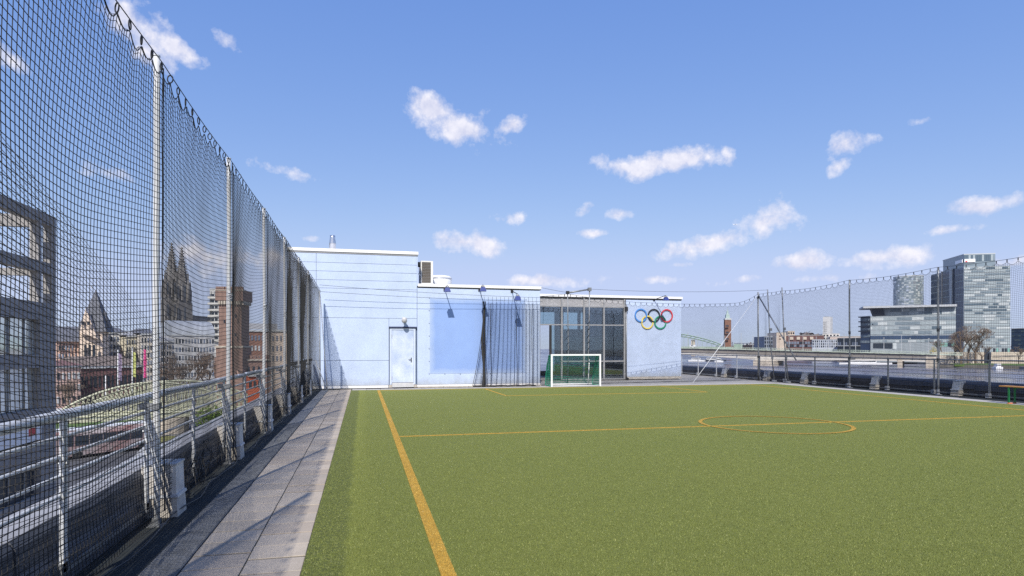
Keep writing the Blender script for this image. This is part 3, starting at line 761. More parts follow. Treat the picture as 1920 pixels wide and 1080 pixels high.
for x in (3.1, 3.7, 4.3, 4.9, 5.5): MB().rod((x, YW - .03, .50), (x, YW, .50), .012, 6).build('eyelet', M_dark, tp)

# floodlights on arms
def floodlight(root, lampp, label):
    t_ = thing('floodlight', label, 'floodlight', root, 'blue floodlights on wall arms')
    r_, l_ = Vector(root), Vector(lampp)
    MB().box((r_.x - .05, r_.y - .03, r_.z - .06), (r_.x + .05, r_.y, r_.z + .06)).build('wall_plate', M_dark, t_)
    MB().rod((r_.x, r_.y - .02, r_.z), l_ + Vector((0, 0, .16)), .017, 8).build('arm', M_dark, t_)
    MB().rod(l_ + Vector((-.085, 0, -.01)), l_ + Vector((-.05, 0, .13)), .008, 6).rod(l_ + Vector((.085, 0, -.01)), l_ + Vector((.05, 0, .13)), .008, 6).rod(l_ + Vector((-.05, 0, .13)), l_ + Vector((.05, 0, .13)), .01, 6).build('yoke', M_dark, t_)
    h = MB(); c = l_
    v_ = [(-.075, -.065, .075), (.075, -.065, .075), (.075, .065, .075), (-.075, .065, .075), (-.12, -.105, -.085), (.12, -.105, -.085), (.12, .105, -.085), (-.12, .105, -.085)]
    h._add([c + Vector(a_) for a_ in v_], [(0, 1, 2, 3), (7, 6, 5, 4), (4, 5, 1, 0), (5, 6, 2, 1), (6, 7, 3, 2), (7, 4, 0, 3)])
    hd = h.build('lamp_head', M_navy, t_)
    MB().box(c + Vector((-.08, -.07, -.092)), c + Vector((.08, .07, -.086))).build('glass', mat('lamp_glass', (.5, .52, .55), .15), hd)
    MB().lathe((c.x, c.y, c.z + .073), [(.032, 0), (.04, .04), (.025, .075), (.0, .08)], 10).build('rear_cap', M_fr, hd, smooth=True)
floodlight((3.10, YW - .0, 3.78), (3.09, YW - .80, 3.70), 'blue floodlight on an arm above the tarpaulin left half')
floodlight((4.47, YW - .0, 3.80), (4.45, YW - .80, 3.75), 'blue floodlight above the gathered edge of the hanging net')
floodlight((5.78, YW - .0, 3.78), (5.80, YW - .85, 3.43), 'blue floodlight drooping low in front of the hanging net')
floodlight((13.86, YG - .0, 3.88), (14.06, YG - .85, 3.86), 'blue floodlight over the ring emblem')

# gathered net curtain
cur = thing('net_curtain', 'bunched black net hanging in folds over the blue tarpaulin', 'net', (5.8, YW - .2, 0))
nS, nZ = 160, 64
s_ = np.linspace(0, 1, nS)[:, None]; w_ = np.linspace(0, 1, nZ)[None]
fold = .055 * np.sin(s_ * 2 * np.pi * 15 + .8 * np.sin(s_ * 9)) * (0.55 + .45 * (1 - w_)) + .025 * np.sin(s_ * 71)
cx_ = 4.62 + s_ * 2.28 + .022 * np.sin(s_ * 2 * np.pi * 15 + 1.6) + (-.44 * (1 - s_) ** 3.2 * (1 - w_) ** 1.7)
q_ = (s_ * 14) % 1
cz_ = .02 + w_ * (3.36 - .02) - .13 * 4 * q_ * (1 - q_) * np.exp(-(1 - w_) * 3.3 / .22)
cyy = YW - .20 + fold
net_mesh('mesh', np.stack([cx_ + 0 * w_, cyy + 0 * w_, cz_ + 0 * s_], -1), .0021, (1, 0, 0), (0, 1, 0), mat('navy_twine', (.022, .032, .085), .8), cur)
# the heavy gathered edge
for j in range(26):
    x0 = 4.60 + rng.normal(0, .035); x1 = 4.62 + rng.normal(0, .05)
    MB().tube([(x0 * w + (x1) * (1 - w), YW - .22 + rng.normal(0, .02), .03 + w * 3.3) for w in np.linspace(0, 1, 9)], float(rng.uniform(.006, .014)), 4).build('gathered_fold', M_twine, cur) if j < 9 else None
MB().tube([(4.60 - .44 * (1 - w) ** 1.7, YW - .20, .03 + w * 3.3) for w in np.linspace(0, 1, 16)], .011, 5).build('edge_rope', M_twine, cur)
MB().tube([(4.56 + .04 * math.sin(w * 9), YW - .25, .03 + w * 3.3) for w in np.linspace(0, 1, 16)], [float(a_) for a_ in np.linspace(.055, .03, 16)], 7).build('bundle', M_twine, cur)
for xq in (4.87, 5.92, 6.55): MB().tube([(xq + .015 * math.sin(w * 7), YW - .24, .03 + w * 3.25) for w in np.linspace(0, 1, 12)], .011, 5).build('gathered_fold', M_twine, cur)
MB().tube([(4.18 + .28 * i, YW - .22 + .03 * math.sin(i * 2), .03 + .015 * math.sin(i * 3.3)) for i in range(10)], .03, 6).build('hem', M_twine, cur)
for i in range(15):
    x = 4.62 + 2.28 * i / 14
    MB().rod((x, YW - .20, 3.34), (x, YW - .20, 3.52), .006, 5).build('hook', M_cable, cur)
# cables strung along the wall
def cable(label, a, b, sag, r=.006):
    a, b = Vector(a), Vector(b)
    o = MB().tube([a.lerp(b, i / 24) - Vector((0, 0, sag * 4 * (i / 24) * (1 - i / 24))) for i in range(25)], r, 5).build('steel_cable', M_cable)
    tag(o, label, 'cable')
cable('upper steel cable strung across the blue wall', (-1.52, 23.32, 3.80), (XR + .02, YW - .24, 3.52), .06)
cable('lower steel cable strung across the blue wall', (-1.52, 23.32, 3.56), (XR + .02, YW - .28, 3.36), .05)
cable('thin cable from the blue wall up to the white pole', (XR, YW - .1, 3.94), (AX, AY, 3.80), .01)
cable('long thin cable from the white pole to the net corner', (BX, BY, 3.98), (CX + .02, 24.85, 4.2), .10)

# ---------------------------------------------------------------- glazed hall and emblem wall
gb = thing('rooftop_building', 'glazed hall with a pale blue wall carrying the ring emblem', 'building', (11.5, YG, 0))
XG0, XG1, XO = XR + .02, 12.34, 15.33
MB().box((XG1 + .06, YG + .03, 0), (XO - .03, 33.0, 3.86)).build('core_wall', M_blued, gb)
MB().box((XG1 + .05, YG, .12), (XO, YG + .035, 3.86)).build('wall_panel', M_blue, gb)
MB().box((XO - .029, YG + .036, .12), (XO, 33, 3.86)).build('side_wall', M_blue, gb)
MB().box((XG1 + .05, YG - .015, 0), (XO + .005, YG + .03, .115)).build('plinth', M_conc, gb)
MB().box((XG0, YG - .05, 3.93), (XO + .06, 33.05, 4.045)).build('coping', M_cop, gb)
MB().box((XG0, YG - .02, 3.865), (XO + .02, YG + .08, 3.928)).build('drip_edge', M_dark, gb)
mull = [8.02, 9.12, 10.23, 11.24, 12.30]
mull = [7.00] + mull
def gmat(nm, tint, refl):
    m = bpy.data.materials.new(nm); m.use_nodes = True; nt = m.node_tree; N = nt.nodes; L = nt.links; N.remove(N['Principled BSDF'])
    tr = N.new('ShaderNodeBsdfTransparent'); tr.inputs[0].default_value = (*tint, 1)
    gl = N.new('ShaderNodeBsdfGlossy'); gl.inputs['Roughness'].default_value = .02; gl.inputs['Color'].default_value = (.9, .95, 1, 1)
    fr = N.new('ShaderNodeFresnel'); fr.inputs[0].default_value = 1.5
    ad = N.new('ShaderNodeMath'); ad.operation = 'ADD'; ad.inputs[1].default_value = refl; L.new(fr.outputs[0], ad.inputs[0])
    mx = N.new('ShaderNodeMixShader'); L.new(ad.outputs[0], mx.inputs[0]); L.new(tr.outputs[0], mx.inputs[1]); L.new(gl.outputs[0], mx.inputs[2])
    nz_ = N.new('ShaderNodeTexNoise'); nz_.inputs['Scale'].default_value = .7
    g = N.new('ShaderNodeNewGeometry'); L.new(g.outputs['Position'], nz_.inputs['Vector'])
    bp = N.new('ShaderNodeBump'); bp.inputs['Strength'].default_value = .05; bp.inputs['Distance'].default_value = .05
    L.new(nz_.outputs['Fac'], bp.inputs['Height']); L.new(bp.outputs[0], gl.inputs['Normal'])
    L.new(mx.outputs[0], N['Material Output'].inputs[0]); return m
M_glass = gmat('window_glass', (.66, .78, .80), .16)
M_span = mat('perforated_grey', (.43, .42, .42), .6, .2, var=.08, scale=8, fine=.25, fscale=30)
ZT = [0.02, .88, 2.61, 3.48, 3.86]
for i in range(len(mull) - 1):
    x0, x1 = mull[i], mull[i + 1]
    MB().box((x0 + .03, YG + .02, ZT[3] + .03), (x1 - .03, YG + .05, ZT[4] - .002)).build('spandrel_panel', M_span, gb)
    for k in range(3):
        if i <= 1 and k == 0: continue
        z0 = ZT[k] if not (i <= 1 and k == 1) else .06
        if i == 1 and k == 1:                                   # the open doorway
            continue
        MB().box((x0 + .03, YG + .028, z0 + .03), (x1 - .03, YG + .036, ZT[k + 1] - .03)).build('pane', M_glass, gb)
for x in mull: MB().box((x - .034, YG - .045, .0), (x + .034, YG + .07, 3.862)).build('mullion', M_fr, gb)
for i in range(len(mull) - 1):
    for z in ZT[1:4]:
        if i <= 1 and z == ZT[1]: continue
        MB().box((mull[i] + .036, YG - .03, z - .028), (mull[i + 1] - .036, YG + .06, z + .028)).build('transom', M_fr, gb)
    if i != 1: MB().box((mull[i] + .036, YG - .02, .0), (mull[i + 1] - .036, YG + .055, .05)).build('transom', M_fr, gb)
MB().rod((XG1 + .03, YG - .07, .12), (XG1 + .03, YG - .07, 3.6), .035, 10).build('downpipe', M_galvd, gb, smooth=True)
MB().box((XG1 - .04, YG - .13, 3.30), (XG1 + .10, YG - .02, 3.5)).build('hopper', M_dark, gb)
MB().tube([(XG1 + .03, YG - .07, .13), (XG1 + .04, YG - .10, .06), (XG1 + .10, YG - .18, .03)], .04, 8).build('pipe_shoe', M_black, gb)
MB().box((8.52, YG - .03, .0), (8.62, YG + .06, 2.58)).build('door_jamb', mat('dark_jamb', (.03, .028, .028), .5), gb)
MB().box((8.63, YG + .028, .05), (9.08, YG + .036, 2.57)).build('pane', M_glass, gb)
# inside the hall
M_in = mat('hall_wall', (.30, .31, .30), .8, var=.1); M_infl = mat('hall_floor', (.22, .20, .18), .6, var=.15); M_green = mat('hall_green_panel', (.12, .17, .15), .5, var=.2)
MB().box((XG0 + .02, YG + .075, -.03), (XG1 + .05, 32.9, .0)).build('hall_floor', M_infl, gb)
MB().box((XG0 + .02, YG + .08, 3.80), (XG1 + .05, 32.9, 3.86)).build('hall_ceiling', M_in, gb)
for (x0, x1, z0, z1) in ((7.0, 8.0, 0, .25), (7.0, 12.3, 3.5, 3.8), (9.0, 9.14, .25, 3.5), (10.35, 10.5, .25, 3.5), (11.7, 11.85, .25, 3.5), (8.0, 12.3, 0, .25), (10.5, 12.3, 1.95, 2.15)):
    MB().box((x0, 32.5, z0 + .001), (x1, 32.62, z1)).build('back_wall', M_in, gb)
for x, y_ in ((9.72, 29.6), (10.95, 29.3)): MB().box((x - .12, y_ - .12, 0), (x + .12, y_ + .12, 3.8)).build('pillar', mat('dark_pillar', (.10, .11, .11), .5), gb)
MB().box((10.4, 30.5, .0), (11.6, 31.6, 2.5)).build('lift_shaft', M_green, gb)
MB().box((9.9, 29.2, 1.9), (12.25, 29.4, 2.05)).build('gallery_beam', M_fr, gb)
for i in range(9):
    MB().box((12.1 - .17 * i, 28.5, .15 * i + .1), (12.32 - .17 * i, 29.1, .15 * i + .14)).build('stair_tread', M_fr, gb)
MB().rod((12.25, 28.45, 1.1), (10.9, 28.45, .05), .02, 6).build('stair_rail', M_galv, gb)
for x in (9.35, 9.5, 11.45, 11.6): MB().rod((x, 28.9, 0), (x, 28.9, 1.9), .02, 6).build('hall_post', M_galv, gb)

# ring emblem: five interlaced rings
em = thing('ring_emblem', 'five interlaced rings in blue, black, red, yellow and green on the wall', 'emblem', (13.85, YG, 2.9))
RC, RT, YE = .298, .031, YG - .045
ex, ez = 13.84, 3.10
def ring(nm, cx_, cz_, c, weave):
    pts = []; n_ = 64
    for i in range(n_):
        t_ = 2 * math.pi * i / n_; off = 0.0
        if weave:
            for a_, sg in ((172.4, 1), (99.6, -1), (80.4, 1), (7.6, -1)):
                dd = (math.degrees(t_) - a_ + 180) % 360 - 180
                off += sg * .030 * math.exp(-(dd / 13) ** 2)
        pts.append((cx_ + RC * math.cos(t_), t_, cz_ + RC * math.sin(t_), off))
    mb = MB(); vs_ = []
    for i in range(n_):
        t_ = pts[i][1]; off = pts[i][3]
        for (rr, yy2) in ((-RT, .012), (-RT, -.008), (-RT * .5, -.012), (RT * .5, -.012), (RT, -.008), (RT, .012)):
            vs_.append((cx_ + (RC + rr) * math.cos(t_), YE + yy2 - off, cz_ + (RC + rr) * math.sin(t_)))
    fs_ = [(i * 6 + j, ((i + 1) % n_) * 6 + j, ((i + 1) % n_) * 6 + (j + 1) % 6, i * 6 + (j + 1) % 6) for i in range(n_) for j in range(6)]
    mb._add(vs_, fs_)
    o_ = mb.build('ring', mat(nm, c, .45, var=.05, scale=5), em); o_['label'] = nm.replace('_', ' ')
ring('sky_blue_ring', ex - .69, ez, (.07, .27, .68), False); ring('black_ring', ex, ez, (.012, .012, .014), False); ring('red_ring', ex + .69, ez, (.66, .045, .06), False)
ring('yellow_ring', ex - .345, ez - .335, (.80, .62, .12), True); ring('green_ring', ex + .345, ez - .335, (.02, .29, .15), True)

# white poles carrying the net in front of the hall
t = thing('net_pole', 'white pole left of the goal top bar with wrapped rope', 'pole', (AX, AY, 0))
MB().tube([(AX, AY, 0), (AX + .03, AY, 1.5), (AX + .01, AY, 2.8), (AX, AY, 3.82)], .022, 10).build('shaft', M_galvd, t, smooth=True)
MB().rod((AX - .06, AY, 3.78), (BX + .06, BY, 3.98), .035, 10).build('cross_bar', M_galvd, t, smooth=True)
MB().box((AX - .06, AY - .06, 3.74), (AX + .06, AY + .06, 3.86)).build('clamp', M_dark, t)
MB().tube([(AX + .045 * math.cos(k * .8), AY + .045 * math.sin(k * .8), .4 + k * .035) for k in range(60)], .009, 4).build('wrapped_rope', M_black, t)
t = thing('net_pole', 'white pole behind the goal wrapped in dark chain', 'pole', (BX, BY, 0))
MB().tube([(BX - .04, BY, 0), (BX - .03, BY, 1.5), (BX, BY, 2.8), (BX + .02, BY, 4.0)], .024, 10).build('shaft', M_galvd, t, smooth=True)
MB().box((BX - .05, BY - .06, 3.9), (BX + .09, BY + .06, 4.04)).build('clamp', M_galvd, t)
MB().tube([(BX - .02 + .05 * math.cos(k * .7), BY + .05 * math.sin(k * .7), .5 + k * .03) for k in range(76)], .014, 4).build('wrapped_chain', M_black, t)

# ---------------------------------------------------------------- things on the roofs
t = thing('air_conditioner', 'cream air conditioner unit fixed to the side of the tall blue block', 'air conditioner', (2.5, 24.8, 4.0))
ax0, ax1, ay0, ay1, az0, az1 = 2.24, 2.72, 24.5, 25.35, 4.06, 4.97
MB().box((ax0, ay0, az0), (ax1, ay1, az1)).build('casing', mat('cream_casing', (.72, .70, .64), .5, var=.06), t)
MB().box((ax0 + .04, ay0 - .012, az0 + .04), (ax1 - .09, ay0 - .002, az1 - .05)).build('coil', mat('coil_brown', (.085, .068, .05), .7, var=.3, scale=12, stretch=(1, 1, 12)), t)
for i in range(14): MB().box((ax0 + .04, ay0 - .02, az0 + .06 + i * .06), (ax1 - .09, ay0 - .013, az0 + .066 + i * .06)).build('grille_wire', M_fr, t)
MB().rod((2.07, 24.55, 4.5), (2.75, 24.52, 4.05), .02, 6).build('bracket', M_cop, t)
MB().box((2.065, 24.5, 4.0), (2.7, 25.3, 4.055)).build('bracket', M_dark, t)
MB().box((2.065, 24.6, 4.75), (2.238, 24.8, 4.93)).rod((2.1, 24.7, 4.85), (2.1, 24.7, 4.1), .035, 8).build('pipe_box', M_dark, t)
t = thing('roof_tank', 'white round vent housing on the lower blue roof', 'vent', (3.25, 26.2, 3.98))
MB().lathe((3.2, 26.2, 3.9), [(.50, 0), (.50, .60), (.46, .66), (.3, .69), (.0, .70)], 32).build('drum', mat('white_vent', (.74, .74, .73), .5, var=.05), t, smooth=True)
MB().lathe((3.2, 26.2, 3.9), [(.515, .54), (.515, .58)], 32).build('rim', M_flash, t, smooth=True)
t = thing('flue_pipe', 'short shiny steel flue on the tall blue roof', 'chimney', (-1.19, 26, 5.2))
M_ss = mat('stainless', (.62, .63, .65), .25, .9, var=.1, scale=6)
MB().lathe((-1.19, 26, 5.1), [(.125, 0), (.125, .62), (.135, .63), (.135, .67), (.105, .9), (.105, .98), (.085, .98), (.085, .7)], 20).build('pipe', M_ss, t, smooth=True)
MB().lathe((-1.19, 26, 5.1), [(.132, .30), (.137, .32), (.132, .34)], 20).build('collar', M_galvd, t)
t = thing('roof_hatch', 'low white roof hatch on the glazed hall', 'hatch', (11.6, 30, 4.05))
MB().box((11.2, 29.6, 4.046), (11.95, 30.6, 4.19)).build('base', M_cop, t); MB().box((11.15, 29.55, 4.191), (12.0, 30.65, 4.23)).build('lid', M_cop, t)

# ---------------------------------------------------------------- goal
GY, GX0, GX1, GH = 22.78, 7.12, 9.12, 1.24
t = thing('football_goal', 'small white framed goal with a green net', 'goal', ((GX0 + GX1) / 2, GY, 0))
M_gw = mat('goal_white', (.82, .82, .80), .35, var=.05, scale=6); M_gn = mat('green_twine', (.006, .20, .115), .7, var=.15, scale=20); M_gg = mat('green_tube', (.012, .23, .13), .5, var=.15)
for x in (GX0, GX1): MB().box((x - .03, GY - .03, .006), (x + .03, GY + .03, GH - .03)).build('post', M_gw, t)
MB().box((GX0 - .03, GY - .0305, GH - .0295), (GX1 + .03, GY + .0305, GH + .03)).build('crossbar', M_gw, t)
GD = .85
for x in (GX0, GX1):
    MB().tube([(x, GY + .04, GH - .02), (x, GY + .38, GH - .03), (x, GY + GD - .1, .5), (x, GY + GD, .03), (x, GY + .04, .03)], .018, 8).build('side_frame', M_gg, t, smooth=True)
MB().rod((GX0 + .02, GY + GD, .05), (GX1 - .02, GY + GD, .05), .022, 8).build('ground_bar', M_gw, t, smooth=True)
MB().rod((GX0 + .02, GY + .06, .03), (GX1 - .02, GY + .06, .03), .014, 8).build('ground_bar', M_gw, t, smooth=True)
MB().rod((GX1 - .22, GY + GD - .1, .03), (GX1 - .22, GY + GD - .25, 1.05), .016, 8).build('brace', M_gw, t, smooth=True)
pr = [(GY + .02, GH - .01), (GY + .38, GH - .04), (GY + .60, .85), (GY + GD - .06, .42), (GY + GD, .04)]
S_ = np.linspace(0, 1, 20); ypf = np.interp(S_, np.linspace(0, 1, 5), [a_[0] for a_ in pr]); zpf = np.interp(S_, np.linspace(0, 1, 5), [a_[1] for a_ in pr])
gx = np.linspace(GX0 + .01, GX1 - .01, 40)
g = np.zeros((40, 20, 3)); g[..., 0] = gx[:, None] + .02 * np.sin(S_ * 9)[None]; g[..., 1] = ypf[None] + .05 * np.sin(np.pi * S_)[None] * np.sin(gx * 3)[:, None]; g[..., 2] = zpf[None]
net_mesh('net', g, .0062, (1, 0, 0), (0, 1, 0), M_gn, t)
for x in (GX0, GX1):
    g = np.zeros((9, 15, 3)); aa = np.linspace(0, 1, 9)[:, None]; bb = np.linspace(0, 1, 15)[None]
    zz_ = .03 + bb * (GH - .05); depth = np.interp(zz_, [.03, .42, .85, GH - .04, GH], [GD, GD - .06, .60, .38, .36])
    g[..., 0] = x; g[..., 1] = GY + .03 + aa * (depth - .03); g[..., 2] = zz_ + 0 * aa
    net_mesh('net', g, .008, (0, 1, 0), (1, 0, 0), M_gn, t)

# ---------------------------------------------------------------- bench at the right edge
t = thing('beer_bench', 'wooden folding bench with green steel legs at the right edge', 'bench', (17.05, 12.2, 0))
for i in range(2): MB().box((16.93 + i * .127, 11.0, .455), (17.05 + i * .127, 13.2, .482)).build('plank', mat('orange_wood', (.50, .23, .055), .45, var=.25, scale=4, stretch=(12, 1, 12)), t)
M_gs = mat('green_steel', (.012, .16, .05), .4, var=.15)
for y_ in (12.95, 11.3):
    for x in (16.95, 17.16): MB().box((x - .012, y_ - .02, .03), (x + .012, y_ + .02, .454)).build('leg', M_gs, t)
    MB().box((16.92, y_ - .02, .004), (17.19, y_ + .02, .03)).build('foot', mat('orange_foot', (.6, .16, .05), .5), t)
    MB().rod((17.05, y_, .40), (17.05, y_ - .28 if y_ > 12 else y_ + .28, .44), .008, 6).build('strut', M_gs, t)

# ---------------------------------------------------------------- the land and the river
M_city = mat('city_paving', (.20, .195, .185), .9, var=.35, scale=.05, fine=.15, fscale=1.5)
M_grass = mat('lawn', (.085, .14, .028), .9, var=.35, scale=.15, fine=.25, fscale=2)
M_road = mat('asphalt', (.075, .075, .08), .9, var=.25, scale=.2, fine=.1, fscale=3)
def sheet(name, poly, z, m, kind='structure', th=.0):
    if th: o = MB().prism([tuple(p) for p in poly], z - th, z).build(name, m)
    else: o = MB()._add([(p[0], p[1], z) for p in poly], [tuple(range(len(poly)))]).build(name, m)
    if o.data.polygons[0].normal.z < 0 and not th: o.data.flip_normals()
    o['kind'] = kind; return o
def water():
    m = bpy.data.materials.new('river_water'); m.use_nodes = True; N = m.node_tree.nodes; L = m.node_tree.links; b = N['Principled BSDF']
    b.inputs['Base Color'].default_value = (.075, .085, .10, 1); b.inputs['Roughness'].default_value = .22; b.inputs['IOR'].default_value = 1.33
    g = N.new('ShaderNodeNewGeometry'); mp = N.new('ShaderNodeMapping'); mp.inputs['Scale'].default_value = (.35, .12, 1); mp.inputs['Rotation'].default_value = (0, 0, R(20))
    L.new(g.outputs['Position'], mp.inputs['Vector'])
    n1 = N.new('ShaderNodeTexNoise'); n1.inputs['Scale'].default_value = 1.6; n1.inputs['Detail'].default_value = 6; n1.inputs['Roughness'].default_value = .7; L.new(mp.outputs[0], n1.inputs['Vector'])
    n2 = N.new('ShaderNodeTexNoise'); n2.inputs['Scale'].default_value = .06; n2.inputs['Detail'].default_value = 4; L.new(mp.outputs[0], n2.inputs['Vector'])
    rg = N.new('ShaderNodeMapRange'); rg.inputs[1].default_value = .4; rg.inputs[2].default_value = .62; rg.inputs[3].default_value = .12; rg.inputs[4].default_value = .38; L.new(n2.outputs['Fac'], rg.inputs[0]); L.new(rg.outputs[0], b.inputs['Roughness'])
    cr = N.new('ShaderNodeMix'); cr.data_type = 'RGBA'; cr.inputs['A'].default_value = (.10, .125, .22, 1); cr.inputs['B'].default_value = (.19, .17, .17, 1); L.new(n2.outputs['Fac'], cr.inputs['Factor']); L.new(cr.outputs['Result'], b.inputs['Base Color'])
    bp = N.new('ShaderNodeBump'); bp.inputs['Strength'].default_value = .5; bp.inputs['Distance'].default_value = .10; L.new(n1.outputs['Fac'], bp.inputs['Height']); L.new(bp.outputs[0], b.inputs['Normal'])
    return m
WZ = -12.2
sheet('river', [(-4000, -4000), (9000, -4000), (9000, 9000), (-4000, 9000)], WZ, water())
LB = [(24, -3000), (24, 120), (34, 330), (70, 620), (130, 1000), (260, 1700), (520, 3200), (900, 8500)]
RB = [(360, -3000), (372, 60), (392, 210), (416, 306), (462, 418), (540, 690), (690, 1200), (980, 2100), (1700, 3600), (2600, 8500)]
sheet('ground', LB + [(-7000, 8500), (-7000, -3000)], GZ, M_city, th=3)
sheet('river_bank', RB + [(8500, 8500), (8500, -3000)], GZ, M_city, th=3)

def facing(p, q):
    e = (Vector(q) - Vector(p)).normalized(); n = Vector((-e.y, e.x))
    if n.dot(-(Vector(p) + Vector(q)) / 2) < 0: n = -n
    return e, n
def block(t, p, q, z0, z1, depth, m, name='wall'):
    e, n = facing(p, q); p, q = Vector(p), Vector(q)
    return MB().prism([p, q, q - n * depth, p - n * depth], z0, z1).build(name, m, t)
def rows(t, p, q, z0, z1, nr, nc, mats, fill=.62, wfill=.8, out=.12, wts=None, run=1, name='window_row', m0=.0):
    """rows of window panels proud of the wall from p to q, every row one part"""
    p, q = Vector(p), Vector(q); e, n = facing(p, q); L_ = (q - p).length; hz = (z1 - z0) / nr; wd = L_ * (1 - 2 * m0) / nc
    for r in range(nr):
        mb = MB(); c = 0; za = z0 + r * hz + hz * (1 - fill) / 2; zb = za + hz * fill
        while c < nc:
            k = min(nc - c, 1 if run == 1 else int(rng.integers(1, run + 1)))
            mi = int(rng.choice(len(mats), p=wts))
            for j in range(k):
                a = p + e * (L_ * m0 + (c + j) * wd + wd * (1 - wfill) / 2); b = a + e * (wd * wfill)
                mb.prism([a, b, b + n * out, a + n * out], za, zb, mi)
            c += k
        mb.build(name, mats, t)
def band(t, p, q, z0, z1, out, m, name):
    p, q = Vector(p), Vector(q); e, n = facing(p, q)
    return MB().prism([p, q, q + n * out, p + n * out], z0, z1).build(name, m, t)
def hip_roof(t, p, q, depth, z0, z1, m, name='roof', over=.4, inset=.25):
    e, n = facing(p, q); p, q = Vector(p) - e * over + n * over, Vector(q) + e * over + n * over; D_ = -n * (depth + 2 * over); L_ = (q - p).length
    c = [p, q, q + D_, p + D_]; r0 = p + D_ / 2 + e * L_ * inset; r1 = q + D_ / 2 - e * L_ * inset
    vs = [(x.x, x.y, z0) for x in c] + [(r0.x, r0.y, z1), (r1.x, r1.y, z1)]
    return MB()._add(vs, [(0, 1, 5, 4), (1, 2, 5), (2, 3, 4, 5), (3, 0, 4), (3, 2, 1, 0)]).build(name, m, t)

M_gls = [mat('tower_glass%d' % i, c, r_, var=.1, scale=.08, spec=.6) for i, (c, r_) in enumerate([((.10, .14, .17), .18), ((.21, .26, .29), .22), ((.35, .40, .41), .35), ((.52, .555, .55), .5)])]
M_band = mat('facade_band', (.30, .335, .35), .45, var=.1, scale=.1)
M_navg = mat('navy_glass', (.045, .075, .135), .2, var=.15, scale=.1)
M_lite = mat('pale_facade', (.52, .53, .52), .6, var=.1, scale=.2)
M_darkg = mat('dark_glass', (.03, .04, .055), .25, var=.2, scale=.3)
M_dark2 = mat('dark_edge', (.035, .045, .065), .6, var=.2)
M_stone = mat('sandstone', (.52, .45, .36), .85, var=.2, scale=.3)
M_brick = mat('red_brick', (.23, .12, .085), .9, var=.22, scale=.6, fine=.18, fscale=6)
M_green_p = mat('bridge_green', (.30, .40, .32), .7, var=.15, scale=.3)

# ---- tall glass tower with set-back top
C = P(1807, 560.0); e1 = Vector((.90, -.436)).normalized(); e2 = Vector((.436, .90)).normalized()
Rr = C + e1 * along(C, e1, 1894); Rm = C + e1 * along(C, e1, 1866); Lb = C + e2 * along(C, e2, 1746); Lm = C + e2 * along(C, e2, 1787); Lm2 = C + e2 * along(C, e2, 1768)
def dep(p): return p[0] * SA + p[1] * CA
tw = thing('office_tower', 'tall glass office tower with dark left side and a sign on top', 'tower', (C.x, C.y, GZ))
zt1 = Zv(500, 560); zt2 = Zv(477.5, 560); zb1 = Zv(664, 560)
back = Rr + e2 * (Lb - C).length
MB().prism([C, Rr, back, Lb], GZ, zt1).build('wall', M_band, tw)
MB().prism([C + e1 * .3 + e2 * .3, Rm, Rm + e2 * (Lb - C).length * .62, C + e1 * .3 + e2 * (Lb - C).length * .62], zt1 + .01, zt2).build('upper_storey', M_gls[1], tw)
MB().prism([C + e1 * .1 + e2 * .1, Rm + e1 * .2, Rm + e2 * (Lb - C).length * .63, C + e1 * .1 + e2 * (Lb - C).length * .63], zt2, zt2 + .7).build('roof_edge', M_lite, tw)
nf = 27
rows(tw, C + e1 * .3, Rr, zb1 + 6, zt1 - .5, nf, 40, M_gls, .60, .99, .25, [.10, .34, .34, .22], run=11)
rows(tw, C + e1 * .3, Rr, zb1 - 1, zb1 + 5.6, 1, 16, [M_gls[2], mat('green_glass', (.22, .42, .36), .3), M_darkg], .9, .75, .25, [.4, .3, .3], name='lobby_window')
rows(tw, C + e1 * .3 + e2 * .3, Rm, zt1 + 4.5, zt2 - .3, 1, 14, M_gls[:3], .9, .95, .3, name='upper_window')
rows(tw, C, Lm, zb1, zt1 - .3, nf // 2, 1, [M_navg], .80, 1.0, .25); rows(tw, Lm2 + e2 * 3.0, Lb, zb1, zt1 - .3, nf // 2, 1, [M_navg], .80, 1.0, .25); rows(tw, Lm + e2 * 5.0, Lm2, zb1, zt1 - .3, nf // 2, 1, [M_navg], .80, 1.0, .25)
band(tw, Lm + e2 * .2, Lm + e2 * 4.4, zb1, zt1 + 1.0, 1.2, M_lite, 'stair_shaft')
band(tw, Lm - e2 * 3.2, Lm - e2 * .2, zb1, zt1 - .2, .4, M_dark2, 'recess')
band(tw, Lm2 + e2 * .4, Lm2 + e2 * 2.6, zb1, zt1 + .6, .6, M_stone, 'stair_shaft')
# sign on the corner of the tower
sgn = thing('tower_sign', 'white sign with a red mark wrapped round the tower top corner', 'sign', (C.x, C.y, zt1))
za, zb_ = Zv(492, 560), Zv(486, 560)
M_sgn = mat('sign_white', (.85, .85, .85), .5, var=.03); M_sred = mat('sign_red', (.62, .05, .05), .5)
band(sgn, C + e1 * .3 - e2 * .2, C + e1 * (along(C, e1, 1828)) - e2 * .2, za, zb_, .5, M_sgn, 'panel')
band(sgn, C + e2 * 1.0 - e1 * .4, C + e2 * along(C, e2, 1793) - e1 * .4, za, zb_, .5, M_sgn, 'panel')
band(sgn, C + e1 * 1.0 - e2 * .72, C + e1 * (along(C, e1, 1813)) - e2 * .72, za + .2, za + 1.3, .1, M_sred, 'red_mark')

